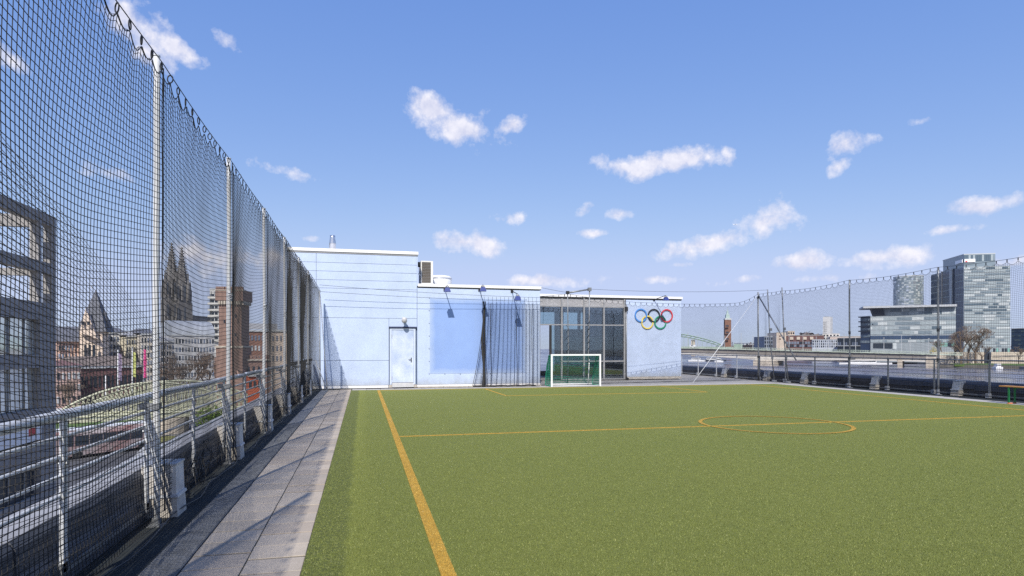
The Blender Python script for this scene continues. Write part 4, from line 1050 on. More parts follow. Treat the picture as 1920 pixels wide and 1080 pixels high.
# ---- low glass office block with a slanting roof canopy
A = P(1632, 545.0); B = P(1792, 520.0)
ob = thing('office_block', 'long low glass office block with projecting white roof canopy', 'building', (A.x, A.y, GZ))
ze, zm, zr = Zv(660, 535), Zv(592, 535), Zv(577, 535)
block(ob, A, B, GZ, zm, 40, M_band); eA, nA = facing(A, B)
A2 = P(1656, 541.0) - nA * 2
block(ob, A2, B, zm + .01, zr, 34, M_band, 'upper_storey')
rows(ob, A, B, Zv(628, 535), zm - .6, 4, 44, M_gls, .62, .98, .2, [.08, .30, .36, .26], run=8)
rows(ob, A2, B, zm + .6, zr - .3, 2, 38, M_gls, .86, .96, .2, [.12, .30, .36, .22], run=4)
rows(ob, A, B, Zv(636, 535), Zv(629, 535), 1, 40, [M_navg], .9, .9, .25); rows(ob, A, B, Zv(642.5, 535), Zv(637, 535), 1, 20, M_gls[1:], .7, .95, .25)
rows(ob, A + eA * 2, P(1673, 538), Zv(653, 535), Zv(643, 535), 1, 5, [M_darkg], .95, .95, .3, name='lobby_window')
rows(ob, P(1674, 538), P(1685, 537), Zv(655, 535), Zv(643, 535), 1, 3, [M_gls[3]], .95, .95, .3, name='lobby_window')
rows(ob, P(1686, 537), B, Zv(650, 535), Zv(643, 535), 1, 14, [mat('green_glass', (.22, .42, .36), .3), M_darkg], .95, .95, .3, name='lobby_window')
c0 = P(1617, 546) + nA * 5; c1 = B + nA * 4
MB().prism([c0, c1, c1 - nA * 40, c0 - nA * 30], [zr, zr, zr + .0, zr + .0], [zr + 1.7] * 4).build('canopy', mat('canopy_white', (.48, .49, .50), .6), ob)
MB()._add([(*(P(1632.5, 544) + nA * 3.5), zr - .05), (*(P(1655, 541) + nA * 3.5), zr - .05), (*(P(1659.5, 541) + nA * .4), zm + .2), (*(P(1638, 544) + nA * .4), zm + .2),
           (*(P(1632.5, 544) - nA * 8), zr - .05), (*(P(1655, 541) - nA * 8), zr - .05), (*(P(1659.5, 541) - nA * 8), zm + .2), (*(P(1638, 544) - nA * 8), zm + .2)],
          [(0, 1, 2, 3), (7, 6, 5, 4), (0, 4, 5, 1), (1, 5, 6, 2), (2, 6, 7, 3), (3, 7, 4, 0)]).build('slanted_gable', M_dark2, ob)
for k, (v0, v1) in enumerate(((600, 596), (609, 606.5), (618, 615), (626.5, 624))):                    # small square windows at the left end
    if k < 2: rows(ob, A + eA * 1, P(1653 if k == 0 else 1646, 543), Zv(v0, 540), Zv(v1, 540), 1, 5 if k == 0 else 3, [M_darkg], .95, .6, .3, name='small_window')
wing = thing('office_wing', 'dark glass stair wing with floor slabs left of the office block', 'building', (P(1612, 555).x, P(1612, 555).y, GZ))
W0, W1 = P(1613.5, 556), P(1631.5, 546)
block(wing, W0, W1, GZ, Zv(594, 550), 26, M_navg)
for v_ in (594, 603, 612, 621): band(wing, P(1611.5, 556), P(1632, 545.5), Zv(v_ + 1.0, 550), Zv(v_ - 1.0, 550), 1.4, M_dark2, 'floor_slab')
for v_ in (599, 608, 617, 630, 641): rows(wing, W0, W1, Zv(v_ + 2.5, 550), Zv(v_ - 2.5, 550), 1, 9, [M_gls[1], M_gls[2]], .9, .7, .3)

# ---- round tower
rt = thing('round_tower', 'round glass tower rising behind the low office block', 'tower', (P(1703, 640).x, P(1703, 640).y, GZ))
c = P(1703, 640.0); rr_ = 24.0 / F * 640; n_ = 40
MB().lathe((c.x, c.y, GZ), [(rr_, 0), (rr_, Zv(520, 640) - GZ)], n_).build('wall', mat('round_glass', (.42, .46, .50), .14, .35, var=.1, scale=.08), rt, smooth=False)
mbs = {}
for k in range(15):
    mb = MB(); z0 = Zv(572, 640) + k * (Zv(520.5, 640) - Zv(572, 640)) / 15
    for i in range(n_):
        a0, a1 = 2 * math.pi * (i + .03) / n_, 2 * math.pi * (i + .97) / n_
        if math.cos((a0 + a1) / 2) * -c.x + math.sin((a0 + a1) / 2) * -c.y < -.2 * c.length: continue
        pp = [(c.x + r * math.cos(a), c.y + r * math.sin(a)) for r, a in ((rr_ - .3, a0), (rr_ + .12, a0), (rr_ + .12, a1), (rr_ - .3, a1))]
        mb.prism(pp, z0 + .25, z0 + 1.75, int(rng.choice(4, p=[.35, .40, .15, .10])))
    mb.build('window_row', [M_gls[1], M_gls[2], M_gls[3], mat('mirror_glass', (.75, .77, .78), .12, .7, var=.05)], rt)
MB().lathe((c.x, c.y, Zv(520, 640)), [(rr_ + .2, 0), (rr_ + .2, .8), (rr_ - 2, .8)], n_).build('roof_edge', M_lite, rt)

# ---- other buildings of the far bank
def simple(name, label, u0, d0, u1, d1, vt, vb, depth, m, nr=0, nc=0, wm=None, cat='building', group=None, fill=.6, wf=.6, parts=None):
    p, q = P(u0, d0), P(u1, d1); d_ = (d0 + d1) / 2
    t_ = thing(name, label, cat, (p.x, p.y, GZ), group)
    zt_ = Zv(vt, d_)
    block(t_, p, q, GZ, zt_, depth, m)
    band(t_, p, q, zt_ + .01, zt_ + .5, .3, M_lite, 'roof_edge')
    if nr: rows(t_, p, q, max(Zv(vb, d_), GZ), zt_ - .4, nr, nc, wm or [M_darkg], fill, wf, .12)
    return t_, p, q, d_
M_cream = mat('cream_wall', (.62, .52, .42), .85, var=.1, scale=.2); M_maroon = mat('maroon_wall', (.16, .085, .08), .85, var=.15, scale=.2); M_bluegrey = mat('bluegrey_wall', (.17, .20, .26), .7, var=.12, scale=.2)
M_win = mat('pale_blue_windows', (.45, .52, .62), .4, var=.12)
simple('office_building', 'dark blue office building at the right edge', 1896, 590, 1960, 560, 616, 658, 30, M_navg, 5, 10, [M_gls[0], M_navg], fill=.35, wf=.96)
simple('waterfront_building', 'low blue grey block left of the cream tower house', 1433, 700, 1457, 700, 631, 652, 30, M_bluegrey, 3, 6, [M_darkg])
t_, p_, q_, d_ = simple('waterfront_building', 'cream block with round windows beside the net stay', 1456, 690, 1474, 690, 623.5, 652, 25, M_cream)
for v_ in (630, 635.5): rows(t_, P(1460, 690), P(1465, 690), Zv(v_ + 1, 690), Zv(v_ - 1, 690), 1, 1, [M_maroon], .9, .7, .3, name='window')
t_, p_, q_, d_ = simple('waterfront_building', 'long maroon block with square cream bays', 1473, 700, 1545, 690, 629, 652, 26, M_maroon)
rows(t_, P(1478, 699), P(1528, 692), Zv(637, 695), Zv(631.5, 695), 1, 4, [M_cream], .95, .5, .8, name='bay'); rows(t_, p_, q_, Zv(651, 695), Zv(640, 695), 2, 14, [M_bluegrey, M_darkg], .8, .85, .4)
simple('waterfront_building', 'cream penthouse above the maroon block', 1477, 720, 1490, 720, 621, 628, 14, M_cream, 1, 3)
simple('waterfront_building', 'pale blue gridded office with many small windows', 1523, 660, 1570, 650, 637, 652, 25, mat('white_grid', (.55, .58, .63), .6), 3, 12, [M_bluegrey, M_darkg], fill=.7, wf=.6)
simple('waterfront_building', 'white stepped block under the distant high-rise', 1542, 720, 1574, 715, 626, 637, 24, mat('off_white', (.68, .66, .63), .7), 2, 5)
simple('waterfront_building', 'long pale pink block behind the dark glazed hall', 1556, 700, 1614, 690, 631, 636, 30, mat('pinkish', (.60, .50, .45), .8))
t_, p_, q_, d_ = simple('station_hall', 'dark glazed hall with zigzag eaves beside the office wing', 1570, 640, 1613, 620, 634, 654, 28, M_darkg, 1, 11, [M_dark2, M_bluegrey], fill=.3, wf=.6)
band(t_, p_, q_, Zv(649, 630), Zv(647.5, 630), .8, M_lite, 'balustrade')
t_, p_, q_, d_ = simple('high_rise', 'distant white slab high-rise above the far bank', 1543, 1400, 1557, 1390, 594, 650, 20, mat('white_highrise', (.66, .65, .63), .7), 0)
rows(t_, P(1544, 1399), P(1552, 1394), Zv(645, 1395), Zv(602, 1395), 12, 4, [mat('hr_grey', (.33, .33, .34), .5)], .55, .7, .4)
simple('far_terrace', 'far low brick terrace right of the brick trade fair tower', 1384, 1200, 1434, 1100, 647, 653, 20, M_brick, 1, 12, [M_darkg])
simple('far_terrace', 'far low pale rooftops above the bridge railing', 1376, 1500, 1424, 1480, 643, 650, 40, M_bluegrey, 1, 8, [M_lite])
# ---- brick exhibition tower
c = P(1364, 1250.0); k_ = 1250 / F
bt = thing('brick_tower', 'square brown brick tower with pale green spire', 'tower', (c.x, c.y, GZ))
e_ = Vector((.93, -.36)); n2_ = Vector((.36, .93)); hw = 5.5 * k_
def sq(h_): return [c - e_ * h_ - n2_ * h_, c + e_ * h_ - n2_ * h_, c + e_ * h_ + n2_ * h_, c - e_ * h_ + n2_ * h_]
MB().prism(sq(hw), GZ, Zv(600, 1250)).build('shaft', M_brick, bt)
MB().prism(sq(hw * 1.08), Zv(600, 1250), Zv(597, 1250)).build('cornice', M_lite, bt)
MB().prism(sq(hw * .62), Zv(597, 1250), Zv(590, 1250)).build('belfry', mat('verdigris', (.42, .52, .48), .7), bt)
MB().lathe((c.x, c.y, Zv(590, 1250)), [(hw * .5, 0), (hw * .34, 3.5), (hw * .34, 7), (hw * .12, 8), (.2, 17)], 8).build('spire', mat('verdigris', (.42, .52, .48), .7), bt)
for k in range(7): MB().prism([P(1361, 1240) , P(1366.5, 1240), P(1366.5, 1239), P(1361, 1239)], Zv(643 - k * 6, 1250), Zv(640 - k * 6, 1250)).build('window', M_dark2, bt) if k in (1, 3, 5) else None
# ---- green arched railway bridge far off
rb = thing('railway_bridge', 'far green steel arch railway bridge', 'bridge', (P(1290, 1150).x, P(1290, 1150).y, WZ))
for off in (0, 18):
    mb = MB(); a_, b_ = P(1150, 1180 + off), P(1352, 1120 + off)
    for k in range(25):
        f0, f1 = k / 24, (k + 1) / 24
        if k == 24: break
        z0 = lambda f: Zv(650, 1150) + 21 * math.sin(math.pi * min(1, f)) ** .9
        for dz in (0, 4.2): mb.rod((*a_.lerp(b_, f0), z0(f0) + dz), (*a_.lerp(b_, f1), z0(f1) + dz), .75, 4)
        mb.rod((*a_.lerp(b_, f0), z0(f0)), (*a_.lerp(b_, f1), z0(f1) + 4.2), .5, 4)
        mb.rod((*a_.lerp(b_, f0), Zv(652, 1150)), (*a_.lerp(b_, f0), z0(f0)), .35, 4)
    mb.build('arch_truss', M_green_p, rb)
MB().wall(P(1150, 1180), P(1375, 1115), Zv(654, 1150), Zv(650.5, 1150), 20).build('deck', M_green_p, rb)
MB().wall(P(1296, 1140), P(1303, 1138), WZ, Zv(637, 1140), 12).build('pier', M_stone, rb)
MB().wall(P(1376, 1117), P(1392, 1112), GZ, Zv(645, 1115), 16).build('portal', M_green_p, rb)

# ---- wide girder bridge across the river
br = thing('river_bridge', 'long low girder road bridge with green railings across the river', 'bridge', (P(1440, 487).x, P(1440, 487).y, WZ))
BA, BB = P(1120, 585.0), P(1770, 425.0); eB, nB = facing(BA, BB); LBr = (BB - BA).length
M_gird = mat('girder_grey', (.25, .225, .20), .8, var=.15, scale=.06, fine=.06, fscale=.4); M_soff = mat('girder_pale', (.62, .58, .52), .8, var=.08, scale=.1)
def sB(u): return along(BA, eB, u)
def topz(s): return 3.2 - 4.3 * max(0, (s - sB(1290)) / (sB(1740) - sB(1290)))
sp = sB(1436); sab = sB(1736)
def botz(s):
    base = topz(s) - 7.0; hx = abs(s - sp) / 95.0
    hz = -3.2 * max(0, 1 - hx) ** 1.6
    return base + hz
mb = MB(); nn = 60
for k in range(nn):
    s0, s1 = sab * k / nn, sab * (k + 1) / nn
    a, b = BA + eB * s0, BA + eB * s1
    mb.prism([a, b, b - nB * 20, a - nB * 20], [botz(s0) if False else min(topz(s0) - 5.2, topz(s0) - 5.2)] * 4, [topz(s0) - 1.3, topz(s1) - 1.3, topz(s1) - 1.3, topz(s0) - 1.3])
mb.build('girder', M_gird, br)
mb = MB()
for k in range(nn):
    s0, s1 = sab * k / nn, sab * (k + 1) / nn
    a, b = BA + eB * s0 - nB * .6, BA + eB * s1 - nB * .6
    poly = [a, b, b - nB * 18, a - nB * 18]
    ar = sum(poly[i].x * poly[(i + 1) % 4].y - poly[(i + 1) % 4].x * poly[i].y for i in range(4))
    zs = [botz(s0), botz(s1), botz(s1), botz(s0)]
    if ar < 0: zs = zs[::-1]
    mb.prism(poly, zs, [topz(s0) - 5.25] * 4)
mb.build('haunch', M_soff, br)
for k in range(34):
    s0 = sab * k / 34; a = BA + eB * s0 + nB * .02
    MB().prism([a, a + eB * .35, a + eB * .35 + nB * .3, a + nB * .3], topz(s0) - 5.1, topz(s0) - 1.8).build('stiffener', M_gird, br)
mb = MB()
for k in range(nn):
    s0, s1 = sab * 1.08 * k / nn, sab * 1.08 * (k + 1) / nn; a, b = BA + eB * s0, BA + eB * s1
    mb.prism([a + nB * 1.2, b + nB * 1.2, b, a], topz(s0) - 1.9, topz(s0) - 1.25)
    mb.rod((*(a + nB * 1.0), topz(s0)), (*(b + nB * 1.0), topz(s1)), .14, 4); mb.rod((*(a + nB * 1.0), topz(s0) - .6), (*(b + nB * 1.0), topz(s1) - .6), .10, 4)
    for j in range(3): mb.rod((*(a.lerp(b, j / 3) + nB * 1.0), topz(s0) - 1.2), (*(a.lerp(b, j / 3) + nB * 1.0), topz(s0)), .11, 4)
mb.build('railing', mat('railing_green', (.50, .56, .45), .7, var=.15, scale=.2), br)
pc = BA + eB * sp - nB * 9
o = MB().prism([pc + eB * a - nB * b for a, b in ((-8, -16), (8, -16), (9.5, 0), (8, 16), (-8, 16), (-9.5, 0))], WZ - 1, botz(sp) + .3).build('pier', M_stone, br)
pa = BA + eB * sab
MB().prism([pa, pa + eB * 6, pa + eB * 6 - nB * 20, pa - nB * 20], WZ, topz(sab) - 1.3).build('abutment', M_stone, br)
MB().prism([pa - eB * 17, pa - eB * 14, pa - eB * 14 - nB * 20, pa - eB * 17 - nB * 20], WZ, topz(sab) - 5.3).build('abutment_pier', M_stone, br)
# lamp posts and a van on the bridge
lp0 = None; LUS = [1289, 1307, 1358, 1389, 1411, 1422, 1437, 1455, 1479, 1505, 1530, 1552, 1582, 1604, 1657, 1690, 1706, 1741]
for i, u in enumerate(LUS):
    s0 = sB(u); a = BA + eB * s0 - nB * 1.0; h_ = 10.5 if i % 3 else 12.5
    t_ = thing('street_lamp', '%s lamp post from the left on the long road bridge' % ['first', 'second', 'third', 'fourth', 'fifth', 'sixth', 'seventh', 'eighth', 'ninth', 'tenth', 'eleventh', 'twelfth', 'thirteenth', 'fourteenth', 'fifteenth', 'sixteenth', 'seventeenth', 'rightmost'][i], 'lamp post', (a.x, a.y, topz(s0) - 1.2), 'lamp posts on the road bridge')
    MB().rod((0, 0, 0), (0, 0, h_), .22, 6, .12).build('post', M_lite, t_, local=True); MB().box((-.5, -.25, h_), (.5, .25, h_ + .3)).build('lamp_head', M_lite, t_, local=True)
def car(name, label, pos, ang, L_, W_, H_, m, cat, group=None, van=False):
    t_ = thing(name, label, cat, (pos[0], pos[1], pos[2]), group, rz=ang)
    mb = MB(); h1 = H_ * (.55 if not van else .5); x0, x1 = -L_ / 2, L_ / 2
    prof = [(x0, .3), (x1, .3), (x1, h1 * .8), (x1 - L_ * .02, h1), (x1 - L_ * (.26 if not van else .10), h1 * 1.04), (x1 - L_ * (.40 if not van else .22), H_), (x0 + L_ * (.18 if not van else .01), H_), (x0 + L_ * .02, h1)]
    n_ = len(prof); v_ = [(a, -W_ / 2 * (1 if z < h1 * 1.05 else .86), z) for a, z in prof] + [(a, W_ / 2 * (1 if z < h1 * 1.05 else .86), z) for a, z in prof]
    mb._add(v_, [tuple(range(n_)), tuple(range(n_, 2 * n_))[::-1]] + [(i, n_ + i, n_ + (i + 1) % n_, (i + 1) % n_) for i in range(n_)])
    mb.build('body', m, t_, local=True)
    for s_ in (-1, 1):
        MB().box((x0 + L_ * .22, s_ * W_ / 2 * .9 - .03, h1 * 1.08), (x1 - L_ * .38, s_ * W_ / 2 * .9 + .03, H_ * .93)).build('side_window', M_darkg, t_, local=True)
        for xx in (x0 + L_ * .2, x1 - L_ * .2): MB().rod((xx, s_ * W_ / 2 - .12, .32), (xx, s_ * W_ / 2 + .02, .32), .32, 12).build('wheel', M_black, t_, local=True)
    return t_
M_wcar = mat('white_car_paint', (.75, .75, .75), .35, var=.03); M_bcar = mat('black_car_paint', (.02, .022, .026), .25, var=.1); M_rcar = mat('red_car_paint', (.42, .025, .035), .3, var=.05); M_gcar = mat('silver_car_paint', (.42, .43, .45), .3, .4, var=.05)
s0 = sB(1296.5); a = BA + eB * s0 - nB * 4; car('delivery_van', 'white van driving on the road bridge', (a.x, a.y, topz(s0) - 1.25), math.atan2(eB.y, eB.x), 5.5, 2.1, 2.6, M_wcar, 'van', van=True)
# ---- far bank: quay wall, lawn, trees, cars
qw = thing('quay_wall', 'pale stone quay wall with balustrade on the far bank', 'wall', (P(1840, 500).x, P(1840, 500).y, GZ))
Q0, Q1 = P(1748, 470), P(1960, 455)
block(qw, Q0, P(1845, 462), GZ, Zv(660, 465), 3, M_stone); block(qw, P(1846, 466), P(1858, 466), GZ, Zv(660, 465), 3, M_dark2, 'tunnel_mouth'); block(qw, P(1858.5, 462), Q1, GZ, Zv(660, 465), 3, M_stone)
rows(qw, Q0 + Vector((1, 0)), P(1792, 466), Zv(668, 465), Zv(664.5, 465), 1, 26, [mat('balustrade_gap', (.30, .28, .26), .8)], .9, .5, .15, name='opening'); rows(qw, P(1862, 461), P(1935, 457), Zv(669, 460), Zv(666, 460), 1, 40, [mat('balustrade_gap', (.30, .28, .26), .8)], .9, .5, .15, name='opening')
sheet('embankment_lawn', [P(1780, 450), P(1790, 420), P(1990, 400), P(1990, 446)], GZ + .9, M_grass, th=1.2)
bw = thing('bank_wall', 'dark stone bank edge along the far river side', 'wall', (P(1850, 420).x, P(1850, 420).y, WZ))
block(bw, P(1762, 425), P(1990, 393), WZ - .5, GZ + .6, 4, mat('wet_stone', (.12, .11, .095), .8, var=.3, scale=.3))
# moored boats
def boat(label, u, d, L_, m):
    p = P(u, d); t_ = thing('boat', label, 'boat', (p.x, p.y, WZ), 'boats on the river', rz=R(-18))
    poly = [(-L_ / 2, -2), (L_ * .38, -2), (L_ / 2, 0), (L_ * .38, 2), (-L_ / 2, 2)]
    MB().prism(poly, 0, 1.6).build('hull', m, t_, local=True); MB().box((-L_ * .3, -1.5, 1.61), (L_ * .2, 1.5, 3.6)).build('cabin', M_wcar, t_, local=True); MB().box((-L_ * .28, -1.53, 2.4), (L_ * .18, 1.53, 3.1)).build('window_strip', M_darkg, t_, local=True)
boat('white river boat moored under the left bridge span', 1306, 640, 18, M_wcar); boat('dark barge moored behind the railing posts', 1338, 650, 26, M_dark2); boat('small white boat right of the dark barge', 1348, 600, 9, M_wcar)
boat('white excursion boat under the right bridge span', 1622, 520, 44, M_wcar); boat('tiny white boat by the far lawn', 1871, 400, 5, M_wcar)

# ---- bare trees
M_bark = mat('bark', (.16, .115, .085), .9, var=.3, scale=2); M_twig = mat('twigs', (.22, .16, .12), .9, var=.25, scale=1)
def tree_mesh(h, seed, lv=5):
    r_ = random.Random(seed); tr, tw_ = MB(), MB()
    def grow(p, d, L_, rad, k):
        q = p + d * L_; (tr if k < 3 else tw_).rod(p, q, rad, 5 if k < 2 else 3, rad * .68, caps=False)
        if k >= lv: return
        for j in range(3 if k < 3 else 4):
            ax = Vector((r_.uniform(-1, 1), r_.uniform(-1, 1), r_.uniform(-.35, .75)))
            nd = (d * .95 + ax * .75).normalized()
            grow(p + d * L_ * r_.uniform(.65, 1.0), nd, L_ * r_.uniform(.55, .78), rad * .58, k + 1)
    grow(Vector((0, 0, 0)), Vector((0, 0, 1)), h * .27, h * .020, 0)
    return tr, tw_
TM = []
for sd in range(4):
    a, b = tree_mesh(20, sd + 3, 6); TM.append((a, b))
TREES = {}
def tree(label, u, d, z, h, kind, group, cat='tree'):
    p = P(u, d); t_ = thing('bare_tree', label, cat, (p.x, p.y, z), group, rz=float(rng.uniform(0, 6)))
    t_.scale = (h / 16.5,) * 3
    if kind not in TREES:
        TREES[kind] = (TM[kind][0].build('trunk', M_bark, t_, local=True), TM[kind][1].build('crown', M_twig, t_, local=True))
    else:
        for nm, s_ in zip(('trunk', 'crown'), TREES[kind]):
            o_ = s_.copy(); col.objects.link(o_); o_.parent = t_
for i, (u, d, h, lb) in enumerate([(1790, 452, 24, 'leftmost bare tree on the far bank before the tower'), (1802, 445, 36, 'tallest bare tree in front of the glass tower corner'), (1815, 450, 26, 'slim bare tree just right of the tallest one'),
                                   (1829, 448, 34, 'leaning bare tree in front of the bright tower face'), (1841, 455, 22, 'rightmost bare tree below the bright tower face'), (1910, 440, 17, 'bushy bare tree at the right frame edge'),
                                   (1768, 470, 21, 'bare tree at the corner of the office block')]):
    tree(lb, u, d, GZ, h, i % 4, 'bare trees on the far bank')
fb = P(1750, 500); t_ = thing('flowering_shrub', 'yellow flowering shrub in front of the office block', 'shrub', (fb.x, fb.y, GZ))
mb = MB()
for k in range(500):
    v_ = Vector(rng.normal(0, 1, 3)).normalized() * 2.6 * rng.random() ** .4; c_ = Vector((fb.x, fb.y, GZ + 9.0)) + Vector((v_.x, v_.y, v_.z * 1.7)); s_ = .35
    a_ = Vector(rng.normal(0, 1, 3)).normalized() * s_; b_ = Vector(rng.normal(0, 1, 3)).normalized() * s_
    mb._add([c_ - a_, c_ + b_, c_ + a_], [(0, 1, 2)])
mb.build('foliage', mat('forsythia', (.55, .42, .06), .8, var=.3, scale=1), t_); MB().rod((fb.x, fb.y, GZ), (fb.x, fb.y, GZ + 6), .25, 6).build('stem', M_bark, t_)
# distant wooded skyline
def skyline(name, label, u0, u1, d, v0, amp, m, sd):
    r_ = np.random.default_rng(sd); mb = MB()
    for k in range(900):
        u = r_.uniform(u0, u1); p = P(u, d + r_.uniform(-40, 40)); z = Zv(v0, d) - r_.random() ** .7 * 24 + amp * math.sin(u * .13) ; s_ = r_.uniform(2, 6)
        a_ = Vector(r_.normal(0, 1, 3)).normalized() * s_; b_ = Vector(r_.normal(0, 1, 3)).normalized() * s_; c_ = Vector((p.x, p.y, z))
        mb._add([c_ - a_, c_ + b_, c_ + a_], [(0, 1, 2)])
    o_ = mb.build(name, m); tag(o_, label, 'woodland', kind='stuff')
M_wood = mat('far_wood', (.20, .165, .15), .95, var=.25, scale=.05)
skyline('distant_trees', 'far bare woodland at the foot of the brick tower', 1340, 1440, 1320, 646, 4, M_wood, 1)
skyline('distant_trees', 'far bare trees behind the cream penthouse', 1500, 1545, 900, 626, 3, M_wood, 2)
skyline('distant_trees', 'low far trees along the right horizon', 1425, 2100, 1600, 648, 3, M_wood, 3)

# ---- an airliner far off
p = P(1379, 5000); t_ = thing('airliner', 'tiny white airliner in front of the large cloud', 'airplane', (p.x, p.y, Zv(421, 5000)), rz=R(-14))
MB().rod((-17, 0, 0), (14, 0, 0), 1.9, 8).rod((14, 0, 0), (18, 0, .3), 1.9, 8, .3).rod((-17, 0, 0), (-21, 0, .8), 1.9, 8, .3).build('fuselage', M_wcar, t_, local=True)
MB()._add([(4, 0, -.6), (-2, 0, -.6), (-9, 17, .6), (-7, 17, .6), (-9, -17, .6), (-7, -17, .6), (4, 0, -.1), (-2, 0, -.1), (-9, 17, .8), (-7, 17, .8), (-9, -17, .8), (-7, -17, .8)],
          [(0, 1, 2, 3), (1, 0, 5, 4), (6, 9, 8, 7), (7, 10, 11, 6), (0, 3, 9, 6), (1, 7, 8, 2), (0, 6, 11, 5), (1, 4, 10, 7), (3, 2, 8, 9), (4, 5, 11, 10)]).build('wing', M_wcar, t_, local=True)
MB()._add([(-15, -.2, 1), (-20, -.2, 1), (-22, -.2, 7), (-19.5, -.2, 7), (-15, .2, 1), (-20, .2, 1), (-22, .2, 7), (-19.5, .2, 7)], [(0, 1, 2, 3), (7, 6, 5, 4), (0, 3, 7, 4), (1, 5, 6, 2), (2, 6, 7, 3), (0, 4, 5, 1)]).build('tail_fin', M_wcar, t_, local=True)

# ---- the near bank seen through the glazed hall
sheet('riverside_lawn', [(2, 70), (23, 70), (23, 150), (28, 300), (2, 300)], GZ + .03, M_grass)
for i, (x_, y_, h_, lb) in enumerate([(11.0, 58, 15, 'bare tree glimpsed through the open hall door'), (16.5, 75, 18, 'bare tree glimpsed through the middle hall panes'), (24.0, 66, 14, 'bare tree glimpsed through the right hall panes')]):
    t_ = thing('bare_tree', lb, 'tree', (x_, y_, GZ), 'bare trees beyond the hall', rz=i * 2.0); t_.scale = (h_ / 20,) * 3
    for nm, s_ in zip(('trunk', 'crown'), TREES[i]):
        o_ = s_.copy(); col.objects.link(o_); o_.parent = t_

# ---------------------------------------------------------------- the town on the left
M_fconc = mat('grey_concrete', (.30, .285, .27), .85, var=.12, scale=.6, fine=.08, fscale=6)
XF = -17.0
fbld = thing('concrete_frame_building', 'grey concrete building with open frame storeys at the left edge', 'building', (XF, 36, GZ))
def colm(y0, y1, z0, z1, x0=XF - .42, x1=XF): MB().box((x0, y0, z0), (x1, y1, z1)).build('column', M_fconc, fbld)
ZTOP = 8.95
LEV = [(8.35, ZTOP), (5.65, 6.25), (3.35, 4.0)]
for (y0, y1) in ((39.75, 40.2), (38.25, 38.6), (33.3, 33.7), (28.6, 29.0), (24, 24.4)):
    colm(y0, y1, 4.0, 5.65); colm(y0, y1, 6.25, 8.35)
    if 38 < y0 < 39:
        for (z0, z1) in ((8.05, 8.7), (5.42, 5.8)): MB().box((XF - 9, y0 + .02, z0), (XF - .421, y1 - .02, z1)).build('cross_beam', M_fconc, fbld)
for (z0, z1) in LEV: MB().box((XF - .42, 20, z0), (XF + .002, 40.2, z1)).build('beam', M_fconc, fbld)
for z in (4.3, 4.6, 4.9, 5.2): MB().rod((XF - 5, 30, z), (XF - 5, 38, z), .03, 5).build('roof_rail', M_galvd, fbld)
# storeys with windows
MB().box((XF - 9, 20, GZ), (XF - .35, 40.0, 3.34)).build('core_wall', M_fconc, fbld)
zs = [3.34, 3.05, 1.15, .45, -1.75, -2.5, -3.7, -4.6, -6.4, -7.3, GZ]
for k in range(0, len(zs) - 1, 2): MB().box((XF - .34, 20, zs[k + 1]), (XF, 40.2, zs[k])).build('spandrel_panel', M_fconc, fbld)
M_w1 = mat('room_glass', (.70, .72, .68), .06, .65, var=.25, scale=.35, c2=(.85, .83, .72))
for k in range(1, len(zs) - 1, 2):
    z1, z0 = zs[k], zs[k + 1]
    for (ya, yb) in ((38.4, 40.2), (33.9, 34.6), (29.1, 30.0), (24.2, 25.2)): MB().box((XF - .339, ya, z0), (XF - .003, yb, z1)).build('pier', M_fconc, fbld)
    for (ya, yb) in ((34.6, 38.4), (30, 33.9), (25.2, 29.1)):
        w_ = MB().box((XF - .32, ya + .02, z0 + .02), (XF - .28, yb - .02, z1 - .02)).build('window', M_w1 if k < 4 else M_darkg, fbld)
        for yq in (ya + 1.2, yb - 1.1): MB().box((XF - .279, yq, z0 + .021), (XF - .22, yq + .08, z1 - .021)).build('frame_bar', M_galvd, w_)
sg = thing('shop_sign', 'white fascia with a red mark low on the grey concrete building', 'sign', (XF + .1, 36, -3.4))
MB().box((XF + .01, 33.0, -3.4), (XF + .12, 38.3, -2.55)).build('panel', M_sgn, sg); MB().box((XF + .121, 37.0, -3.1), (XF + .14, 37.7, -2.7)).build('red_mark', M_sred, sg)

# ---- gothic hall with steep roof
M_sl = mat('slate', (.115, .12, .14), .75, var=.2, scale=.5, fine=.12, fscale=5); M_crm = mat('cream_stone', (.68, .55, .44), .85, var=.15, scale=.4); M_pink = mat('salmon_wall', (.62, .42, .34), .85, var=.12, scale=.4)
D1 = 150.0
def at3(u, v, d): p_ = P(u, d); return (p_.x, p_.y, Zv(v, d))
gh = thing('gothic_hall', 'gothic hall with steep slate tower roof and cream gable', 'building', (*P(172, D1), GZ))
block(gh, P(104, D1), P(200, D1 + 6), GZ, Zv(640, D1), 16, M_pink)
MB()._add([at3(104, 640, D1 - 1), at3(203, 640, D1 + 5), at3(203, 613, D1 + 12), at3(104, 612, D1 + 7), at3(104, 640, D1 + 15), at3(203, 640, D1 + 20)], [(0, 1, 2, 3), (4, 3, 2, 5), (1, 5, 2), (0, 3, 4)]).build('nave_roof', M_sl, gh)
block(gh, P(148, D1 - 3), P(192, D1 - 1), GZ, Zv(622, D1), 9, M_crm, 'tower_wall')
a_, b_ = P(142, D1 - 3.5), P(199, D1 - 1.2); e_, n_ = facing(a_, b_); ap = (a_ + b_) / 2 - n_ * 4.5
MB()._add([(*a_, Zv(622, D1)), (*b_, Zv(622, D1)), (*(b_ - n_ * 9.5), Zv(622, D1)), (*(a_ - n_ * 9.5), Zv(622, D1)), (*ap, Zv(541, D1))], [(0, 1, 4), (1, 2, 4), (2, 3, 4), (3, 0, 4), (3, 2, 1, 0)]).build('tower_roof', M_sl, gh)
g0, g1 = P(149, D1 - 4.2), P(183, D1 - 3.0)
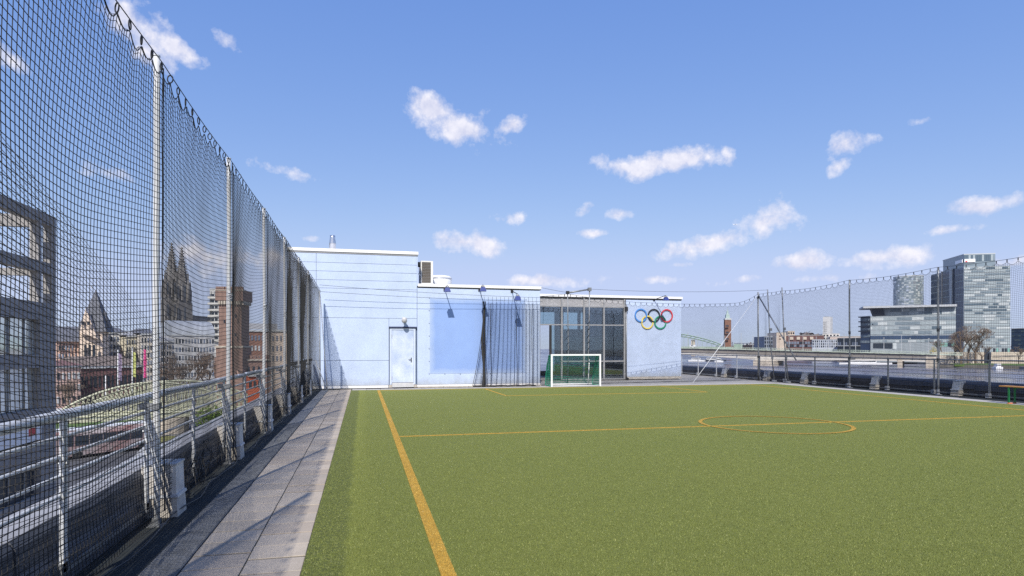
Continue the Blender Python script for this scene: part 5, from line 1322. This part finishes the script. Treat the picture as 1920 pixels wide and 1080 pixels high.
MB()._add([(*g0, Zv(624, D1)), (*g1, Zv(636, D1)), (*((g0 + g1) / 2 - Vector(e_) * .6), Zv(580, D1)), (*(g0 - n_ * 2), Zv(624, D1)), (*(g1 - n_ * 2), Zv(636, D1)), (*((g0 + g1) / 2 - Vector(e_) * .6 - n_ * 2), Zv(580, D1))], [(0, 1, 2), (5, 4, 3), (0, 2, 5, 3), (1, 4, 5, 2), (0, 3, 4, 1)]).build('gable', M_crm, gh)
for u in (157, 167): rows(gh, P(u - 2.2, D1 - 4.2), P(u + 2.2, D1 - 4.1), Zv(611, D1), Zv(604, D1), 1, 1, [M_darkg], .95, .9, .5, name='window')
MB().lathe(at3(197, 615, D1 + 2), [(.9, 0), (.9, 1), (.05, 4.4)], 8).build('turret', M_sl, gh)
rows(gh, P(108, D1 - .2), P(146, D1 + 2), Zv(690, D1), Zv(645, D1), 3, 6, [M_darkg, M_bluegrey], .6, .5, .2, name='window')
for u in (160, 168, 176): rows(gh, P(u - 3, D1 - 3.2), P(u + 3, D1 - 2.8), Zv(672, D1), Zv(646, D1), 1, 1, [M_darkg], .95, .8, .3, name='tall_window')
MB().rod(at3(172, 541, D1 + 3), at3(172, 536, D1 + 3), .12, 5).build('finial', M_lite, gh)

# ---- street of houses
hs = [(200, 236, 626, 'off white town house with flat attic right of the gothic hall', (.62, .60, .56)), (236, 264, 632, 'cream town house behind the yellow green flag', (.60, .55, .42)), (264, 296, 628, 'pale town house behind the pink flag', (.56, .52, .46)),
      (296, 326, 642, 'grey town house below the cathedral towers', (.42, .40, .38))]
for i, (u0, u1, vt, lb, c_) in enumerate(hs):
    t_, p_, q_, d_ = simple('town_house', lb, u0, 165, u1, 168, vt, 715, 14, mat('house%d' % i, c_, .85, var=.1, scale=.3), 6, 6, [M_darkg, M_bluegrey], group='town houses behind the flags', fill=.6, wf=.45)
    hip_roof(t_, p_, q_, 14, Zv(vt, 166) + .5, Zv(vt - 13, 166), M_sl if i % 2 == 0 else mat('roof_grey', (.32, .32, .33), .8, var=.15))
t_, p_, q_, d_ = simple('long_hall', 'long low hall with dark hipped roof in front of the town houses', 140, 128, 268, 140, 690, 735, 12, M_maroon, 1, 16, [M_darkg], fill=.5, wf=.5)
hip_roof(t_, p_, q_, 12, Zv(690, 134) + .5, Zv(668, 134), mat('brown_tiles', (.17, .135, .115), .85, var=.2, scale=.5), inset=.15)
t_, p_, q_, d_ = simple('brick_house', 'small salmon brick house between grey building and hall', 104, 120, 152, 124, 690, 760, 10, M_pink, 3, 5, [M_darkg, M_lite], fill=.55, wf=.5)
hip_roof(t_, p_, q_, 10, Zv(690, 122) + .5, Zv(676, 122), M_maroon)

# ---- museum range with glass vault, trees
t_, p_, q_, d_ = simple('white_range', 'long white building with arched roof below the cathedral', 322, 230, 402, 240, 630, 710, 20, mat('range_white', (.55, .54, .53), .8, var=.1, scale=.2), 5, 14, [M_darkg, M_bluegrey], fill=.5, wf=.5)
mb = MB(); a_, b_ = P(322, 232), P(402, 242); e_, n_ = facing(a_, b_)
prf = [(math.cos(t) * 11, math.sin(t) * 6) for t in np.linspace(0, math.pi, 11)]
vs = [(*(a_ - n_ * (10 + x)), Zv(629, 235) + z) for x, z in prf] + [(*(b_ - n_ * (10 + x)), Zv(629, 235) + z) for x, z in prf]
mb._add(vs, [(i, i + 1, 12 + i, 11 + i) for i in range(10)] + [tuple(range(11))[::-1], tuple(range(11, 22))]); mb.build('vault_roof', mat('zinc', (.50, .52, .54), .5, .3, var=.1), t_)
simple('white_range', 'pale block with flat roof right behind the cathedral foot', 345, 420, 398, 420, 606, 640, 30, mat('pale_block', (.60, .60, .60), .8), 4, 10, [M_bluegrey], fill=.5, wf=.6)
t_, p_, q_, d_ = simple('balcony_tower', 'slim high-rise with stacked white balconies left of the brick tower', 393, 300, 414, 300, 543, 655, 18, mat('hr_white', (.60, .59, .56), .8, var=.08), 0)
for k in range(8):
    v_ = 551 + k * 11.5
    band(t_, p_, q_, Zv(v_ + 5, 300), Zv(v_, 300), .12, M_darkg, 'window_row'); band(t_, P(392, 300), P(414, 300), Zv(v_ + 9, 300), Zv(v_ + 5.2, 300), 1.3, mat('balcony_white', (.66, .64, .58), .8), 'balcony')
for u in (396, 403, 410): band(t_, P(u - .5, 300), P(u + .5, 300), Zv(640, 300), Zv(546, 300), .5, M_lite, 'divider')

# ---- cathedral with twin spires
M_cath = mat('dark_gothic_stone', (.155, .145, .145), .9, var=.35, scale=.06, fine=.3, fscale=.35, c2=(.20, .19, .18))
DC = 860.0
ca = thing('cathedral', 'dark gothic cathedral with two tall pointed spires', 'cathedral', (*P(332, DC), GZ))
ks = DC / F
def spire(u, vtop, wpx, vsh, vb, nm):
    c_ = P(u, DC); r_ = wpx / 2 * ks
    mb = MB(); stg = [(vb, 1.0), (vsh + 38, .98), (vsh + 38, .90), (vsh, .78)]
    for (va, ra), (vb2, rb_) in zip(stg[:-1], stg[1:]): mb.lathe((c_.x, c_.y, 0), [(r_ * ra * 1.3, Zv(va, DC)), (r_ * rb_ * 1.3, Zv(vb2, DC) + .01)], 4)
    mb.build(nm, M_cath, ca)
    mb = MB(); N_ = 8; zt_, zb2 = Zv(vtop, DC), Zv(vsh, DC)
    mb.lathe((c_.x, c_.y, zb2), [(r_ * .80, 0), (r_ * .42, (zt_ - zb2) * .42), (r_ * .16, (zt_ - zb2) * .78), (.5, (zt_ - zb2) * .94), (1.3, (zt_ - zb2) * .955), (.3, zt_ - zb2)], N_)
    mb.build('spire', M_cath, ca)
    for k in range(8):                                            # pinnacles and crockets
        a = k * math.pi / 4 + .3; rr2 = r_ * 1.0
        MB().lathe((c_.x + rr2 * math.cos(a), c_.y + rr2 * math.sin(a), Zv(vsh + 34, DC)), [(2.0, 0), (1.7, 22 if k % 2 else 14), (.1, 40 if k % 2 else 28)], 5).build('pinnacle', M_cath, ca)
    mb = MB()
    for k in range(8):
        a = k * math.pi / 4
        for j in range(14):
            f_ = j / 14; rr2 = np.interp(f_, [0, .42, .78, .94], [r_ * .82, r_ * .44, r_ * .18, .6]); z_ = zb2 + f_ * (zt_ - zb2)
            mb.box((c_.x + rr2 * math.cos(a) - .8, c_.y + rr2 * math.sin(a) - .8, z_), (c_.x + rr2 * math.cos(a) + .8, c_.y + rr2 * math.sin(a) + .8, z_ + 1.8))
    mb.build('crockets', M_cath, ca)['kind'] = 'stuff'
    for v_ in (vsh + 4, vsh + 44):
        for du in (-.22, .22): band(ca, P(u + du * wpx - 1.4, DC - r_ * 1.4), P(u + du * wpx + 1.4, DC - r_ * 1.4), Zv(v_ + 26, DC), Zv(v_ + 4, DC), 1.0, M_dark2, 'lancet_window')
spire(322, 454, 30, 524, 650, 'tower'); spire(341, 462, 28, 530, 650, 'tower')
block(ca, P(318, DC + 15), P(352, DC + 10), GZ, Zv(590, DC), 60, M_cath, 'nave')
for k in range(9): MB().lathe((*P(304 + k * 6.3, DC - 12), Zv(640, DC)), [(2.4, 0), (2.0, 20), (.1, 34 + 6 * (k % 2))], 5).build('pinnacle', M_cath, ca)

# ---- brick fortress tower
DM = 120.0
mk = thing('brick_fort_tower', 'square brown brick fortress tower with battlements and corbels', 'tower', (*P(432, DM), GZ))
M_bk = mat('fort_brick', (.295, .185, .145), .9, var=.16, scale=.8, fine=.15, fscale=9)
mp = P(410, DM); eM = Vector((.985, -.17)).normalized(); nM = Vector((eM.y, -eM.x))
if nM.dot(mp) > 0: nM = -nM
Lm_ = along(mp, eM, 452.5)
def sqr(gr): return [mp - eM * gr + nM * gr, mp + eM * (Lm_ + gr) + nM * gr, mp + eM * (Lm_ + gr) - nM * (Lm_ + gr), mp - eM * gr - nM * (Lm_ + gr)]
MB().prism(sqr(0), GZ, Zv(564, DM)).build('shaft', M_bk, mk)
MB().prism(sqr(.45), Zv(564, DM) - .01, Zv(544, DM)).build('parapet', M_bk, mk)
MB().prism(sqr(.55), Zv(545, DM), Zv(543.6, DM)).build('cornice', M_stone, mk)
for k in range(9):
    c_ = mp + eM * ((k + .5) / 9 * Lm_) + nM * .02
    MB().prism([c_ - eM * .18, c_ + eM * .18, c_ + eM * .18 + nM * .40, c_ - eM * .18 + nM * .40], Zv(571, DM), Zv(563, DM) - .05).build('corbel', M_stone, mk)
    c2_ = mp + eM * Lm_ + eM * .02 - nM * ((k + .5) / 9 * Lm_)
    MB().prism([c2_ - nM * .18, c2_ + nM * .18, c2_ + nM * .18 + eM * .40, c2_ - nM * .18 + eM * .40], Zv(571, DM), Zv(563, DM) - .05).build('corbel', M_stone, mk)
for k in range(6):
    c_ = mp - eM * .45 + eM * ((k + .1) / 6 * (Lm_ + .9)) + nM * .45
    MB().prism([c_, c_ + eM * .75, c_ + eM * .75 - nM * .5, c_ - nM * .5], Zv(543.6, DM), Zv(537.5, DM)).build('merlon', M_bk, mk)
for (uu, v_) in ((443, 590), (443, 625), (422, 600), (430, 640)): band(mk, P(uu - 1, DM - .35), P(uu + 1, DM - .35), Zv(v_ + 6, DM), Zv(v_, DM), .5, M_dark2, 'slit_window')
f0 = sqr(.35); MB().prism(f0, GZ, Zv(652, DM)).build('base', M_bk, mk); MB().prism(sqr(.5), Zv(652, DM), Zv(648.5, DM)).build('string_course', M_stone, mk)
mw = thing('brick_fort_wing', 'lower brick fort wing with battlements right of its tower', 'building', (*P(485, DM), GZ))
p_, q_ = P(461, DM + 2), P(508, DM + 6); block(mw, p_, q_, GZ, Zv(672, DM), 14, M_bk)
e_, n_ = facing(p_, q_); Lw = (q_ - p_).length
for k in range(7):
    c_ = p_ + e_ * (k / 7 * Lw + .1); MB().prism([c_, c_ + e_ * .45, c_ + e_ * .45 - n_ * .5, c_ - n_ * .5], Zv(672, DM) + .01, Zv(666, DM)).build('merlon', M_bk, mw)
band(mw, p_, q_, Zv(677, DM), Zv(674, DM), .25, M_stone, 'string_course'); rows(mw, p_, q_, Zv(705, DM), Zv(685, DM), 1, 5, [M_darkg], .7, .35, .1, name='window')
t_, p_, q_, d_ = simple('brick_warehouse', 'brick warehouse with pale window bands behind the fort wing', 463, 190, 520, 196, 622, 700, 20, M_brick, 4, 9, [M_bluegrey, M_lite], fill=.5, wf=.5)
band(t_, p_, q_, Zv(617, 190), Zv(606, 190), .2, mat('attic_grey', (.45, .45, .46), .7), 'attic')
simple('pale_warehouse', 'tall cream warehouse seen through the net near the blue wall', 508, 150, 545, 152, 622, 700, 20, M_crm, 4, 5, [M_bluegrey], fill=.5, wf=.4)
simple('red_kiosk', 'orange red kiosk at the foot of the fort wing', 465, 96, 490, 97, 706, 730, 4, mat('orange_paint', (.55, .12, .045), .6), 1, 3, [M_darkg])

# ---- iron swing bridge, flags, trees, traffic
M_iron = mat('pale_iron', (.46, .46, .33), .7, var=.2, scale=1.5)
DS = 84.0
sb = thing('swing_bridge', 'pale green iron swing bridge with curved side trusses', 'bridge', (*P(310, DS), GZ))
for off in (0, 5.0):
    a_, b_ = P(110 + off * 9, DS + off - 4), P(440 + off * 9, DS + off + 8); nseg = 40; mb = MB()
    def tz(f_): return -7.0 + 3.7 * max(0.0, math.sin(math.pi * f_)) ** .75
    for k in range(nseg):
        f0_, f1_ = k / nseg, (k + 1) / nseg; p0_, p1_ = a_.lerp(b_, f0_), a_.lerp(b_, f1_)
        mb.rod((*p0_, tz(f0_)), (*p1_, tz(f1_)), .17, 6); mb.rod((*p0_, -7.6), (*p1_, -7.6), .2, 6); mb.rod((*p0_, -7.6), (*p0_, tz(f0_)), .07, 5); mb.rod((*p0_, -7.6), (*p1_, tz(f1_)), .06, 5); mb.rod((*p0_, tz(f0_)), (*p1_, -7.6), .06, 5)
    mb.build('truss', M_iron, sb)
MB().wall(P(130, DS - 4), P(490, DS + 10), -8.3, -7.9, 5).build('deck', M_iron, sb)
p_ = P(310, DS + 4); MB().lathe((p_.x, p_.y, GZ), [(3, 0), (3, 2.1)], 16).build('pivot_pier', M_stone, sb)
FL = [(221, 662, 712, (.28, .22, .33), 'white flagpole with a faded violet flag'), (248, 660, 706, (.42, .44, .14), 'white flagpole with a lime green flag'), (268, 655, 708, (.52, .05, .19), 'white flagpole with a bright pink flag'), (198, 0, 0, None, 'short bare white mast left of the flagpoles')]
for (u, v0, v1, c_, lb) in FL:
    d_ = 92.0; p_ = P(u, d_); t_ = thing('flagpole', lb, 'flagpole', (p_.x, p_.y, GZ), 'flagpoles by the street')
    top = Zv(v0 - 6, d_) if c_ else Zv(703, d_)
    MB().rod((p_.x, p_.y, GZ), (p_.x, p_.y, top), .09, 8, .06).build('pole', M_white, t_, smooth=True)
    if c_:
        vs = []; nn_ = 12
        for k in range(nn_):
            z_ = Zv(v0, d_) + (Zv(v1, d_) - Zv(v0, d_)) * k / (nn_ - 1)
            for j in range(4): vs.append((p_.x + (.10 + .15 * j) * CA, p_.y - (.10 + .15 * j) * SA + .10 * math.sin(k * .9 + j * 1.4), z_ - .05 * j))
        o_ = np_mesh('flag', vs, [(k * 4 + j, k * 4 + j + 1, k * 4 + j + 5, k * 4 + j + 4) for k in range(nn_ - 1) for j in range(3)], mat('flag_' + lb.split()[-2], c_, .8, var=.08), t_)
for i, (u, d, h, lb) in enumerate([(330, 135, 13, 'leftmost brown bare tree below the cathedral'), (348, 128, 12, 'second brown bare tree below the cathedral'), (366, 138, 13, 'third brown bare tree beside the fort tower'), (386, 130, 12, 'bare tree touching the left edge of the fort tower'),
                                   (305, 140, 11, 'bare tree right of the pink flag'), (128, 112, 8, 'small rusty bare tree by the salmon house'), (142, 105, 7, 'small bare tree in front of the long hall')]):
    tree(lb, u, d, GZ, h, i % 4, 'bare trees in the town')
def bush(label, u, d, r_, hgt, c_, n=900):
    p_ = P(u, d); t_ = thing('hedge_shrub', label, 'shrub', (p_.x, p_.y, GZ)); mb = MB()
    for k in range(n):
        v_ = Vector(rng.normal(0, 1, 3)).normalized() * r_ * rng.random() ** .4; cc = Vector((p_.x, p_.y, GZ + hgt * .55)) + Vector((v_.x, v_.y, v_.z * hgt / r_ * .5)); a_ = Vector(rng.normal(0, 1, 3)).normalized() * .22; b_ = Vector(rng.normal(0, 1, 3)).normalized() * .22
        mb._add([cc - a_, cc + b_, cc + a_], [(0, 1, 2)])
    mb.build('foliage', mat('hedge_' + label.split()[0], c_, .9, var=.4, scale=2), t_); MB().rod((p_.x, p_.y, GZ), (p_.x, p_.y, GZ + hgt * .5), .12, 6).build('stem', M_bark, t_)
bush('bright green shrub below the fort tower', 396, 88, 2.4, 3.6, (.10, .16, .02)); bush('dark green shrub by the lime flag', 258, 120, 1.6, 4.0, (.05, .09, .02)); bush('olive hedge right of the iron bridge', 412, 92, 1.8, 3.0, (.09, .12, .03))
sheet('street', [P(60, 60), P(60, 78), P(460, 84), P(640, 60), P(640, 20), P(420, 28), P(200, 40)], GZ + .02, M_road)
sheet('lawn', [P(100, 88), P(100, 100), P(300, 108), P(300, 90)], GZ + .03, M_grass)
sheet('verge', [P(110, 75), P(110, 80), P(330, 84), P(330, 78)], GZ + .04, mat('dry_lawn', (.17, .165, .05), .95, var=.35, scale=.3, fine=.2, fscale=4))
# coach and cars on the street
bp = P(196, 70); ang = math.atan2(P(280, 74).y - P(120, 66).y, P(280, 74).x - P(120, 66).x)
t_ = thing('coach', 'white roofed red and grey coach parked in the street below', 'coach', (bp.x, bp.y, GZ + .02), rz=ang)
mb = MB(); L_, W_, H_ = 11.0, 2.5, 3.1
prof = [(-1.25, .35), (1.25, .35), (1.25, 2.6), (1.1, 3.0), (.9, 3.1), (-.9, 3.1), (-1.1, 3.0), (-1.25, 2.6)]
v_ = [(-L_ / 2, a, z) for a, z in prof] + [(L_ / 2, a, z) for a, z in prof]; n_ = 8
mb._add(v_, [tuple(range(n_))[::-1], tuple(range(n_, 2 * n_))] + [(i, (i + 1) % n_, n_ + (i + 1) % n_, n_ + i) for i in range(n_)]); mb.build('body', mat('coach_red', (.36, .10, .08), .4, var=.3, scale=.4, c2=(.40, .38, .36)), t_, local=True)
MB().box((-L_ / 2 + .1, -1.0, 3.101), (L_ / 2 - .1, 1.0, 3.22)).build('roof_panel', M_wcar, t_, local=True)
for s_ in (-1, 1):
    for k in range(7): MB().box((-L_ / 2 + .4 + k * 1.47, s_ * 1.255 - .02, 1.45), (-L_ / 2 + 1.7 + k * 1.47, s_ * 1.255 + .02, 2.5)).build('side_window', M_darkg, t_, local=True)
    for xx in (-3.4, 3.6): MB().rod((xx, s_ * 1.0, .48), (xx, s_ * 1.27, .48), .48, 14).build('wheel', M_black, t_, local=True)
for (lb, u, d, m_, nm, van) in (('dark red car behind the coach roof', 150, 77, M_rcar, 'parked_car', False), ('black car by the bare mast', 182, 112, M_bcar, 'parked_car', False), ('red car seen between railing posts below the fort tower', 450, 70, M_rcar, 'parked_car', False),
                                ('silver car on the street right of the coach', 300, 66, M_gcar, 'parked_car', False), ('white van parked by the salmon house', 120, 98, M_wcar, 'delivery_van', True), ('black car on the street under the swing bridge end', 400, 72, M_bcar, 'parked_car', False)):
    p_ = P(u, d); car(nm, lb, (p_.x, p_.y, GZ + .03), R(-10 + 20 * rng.random()), 4.4 if not van else 5.2, 1.8, 1.5 if not van else 2.3, m_, 'van' if van else 'car', van=van)
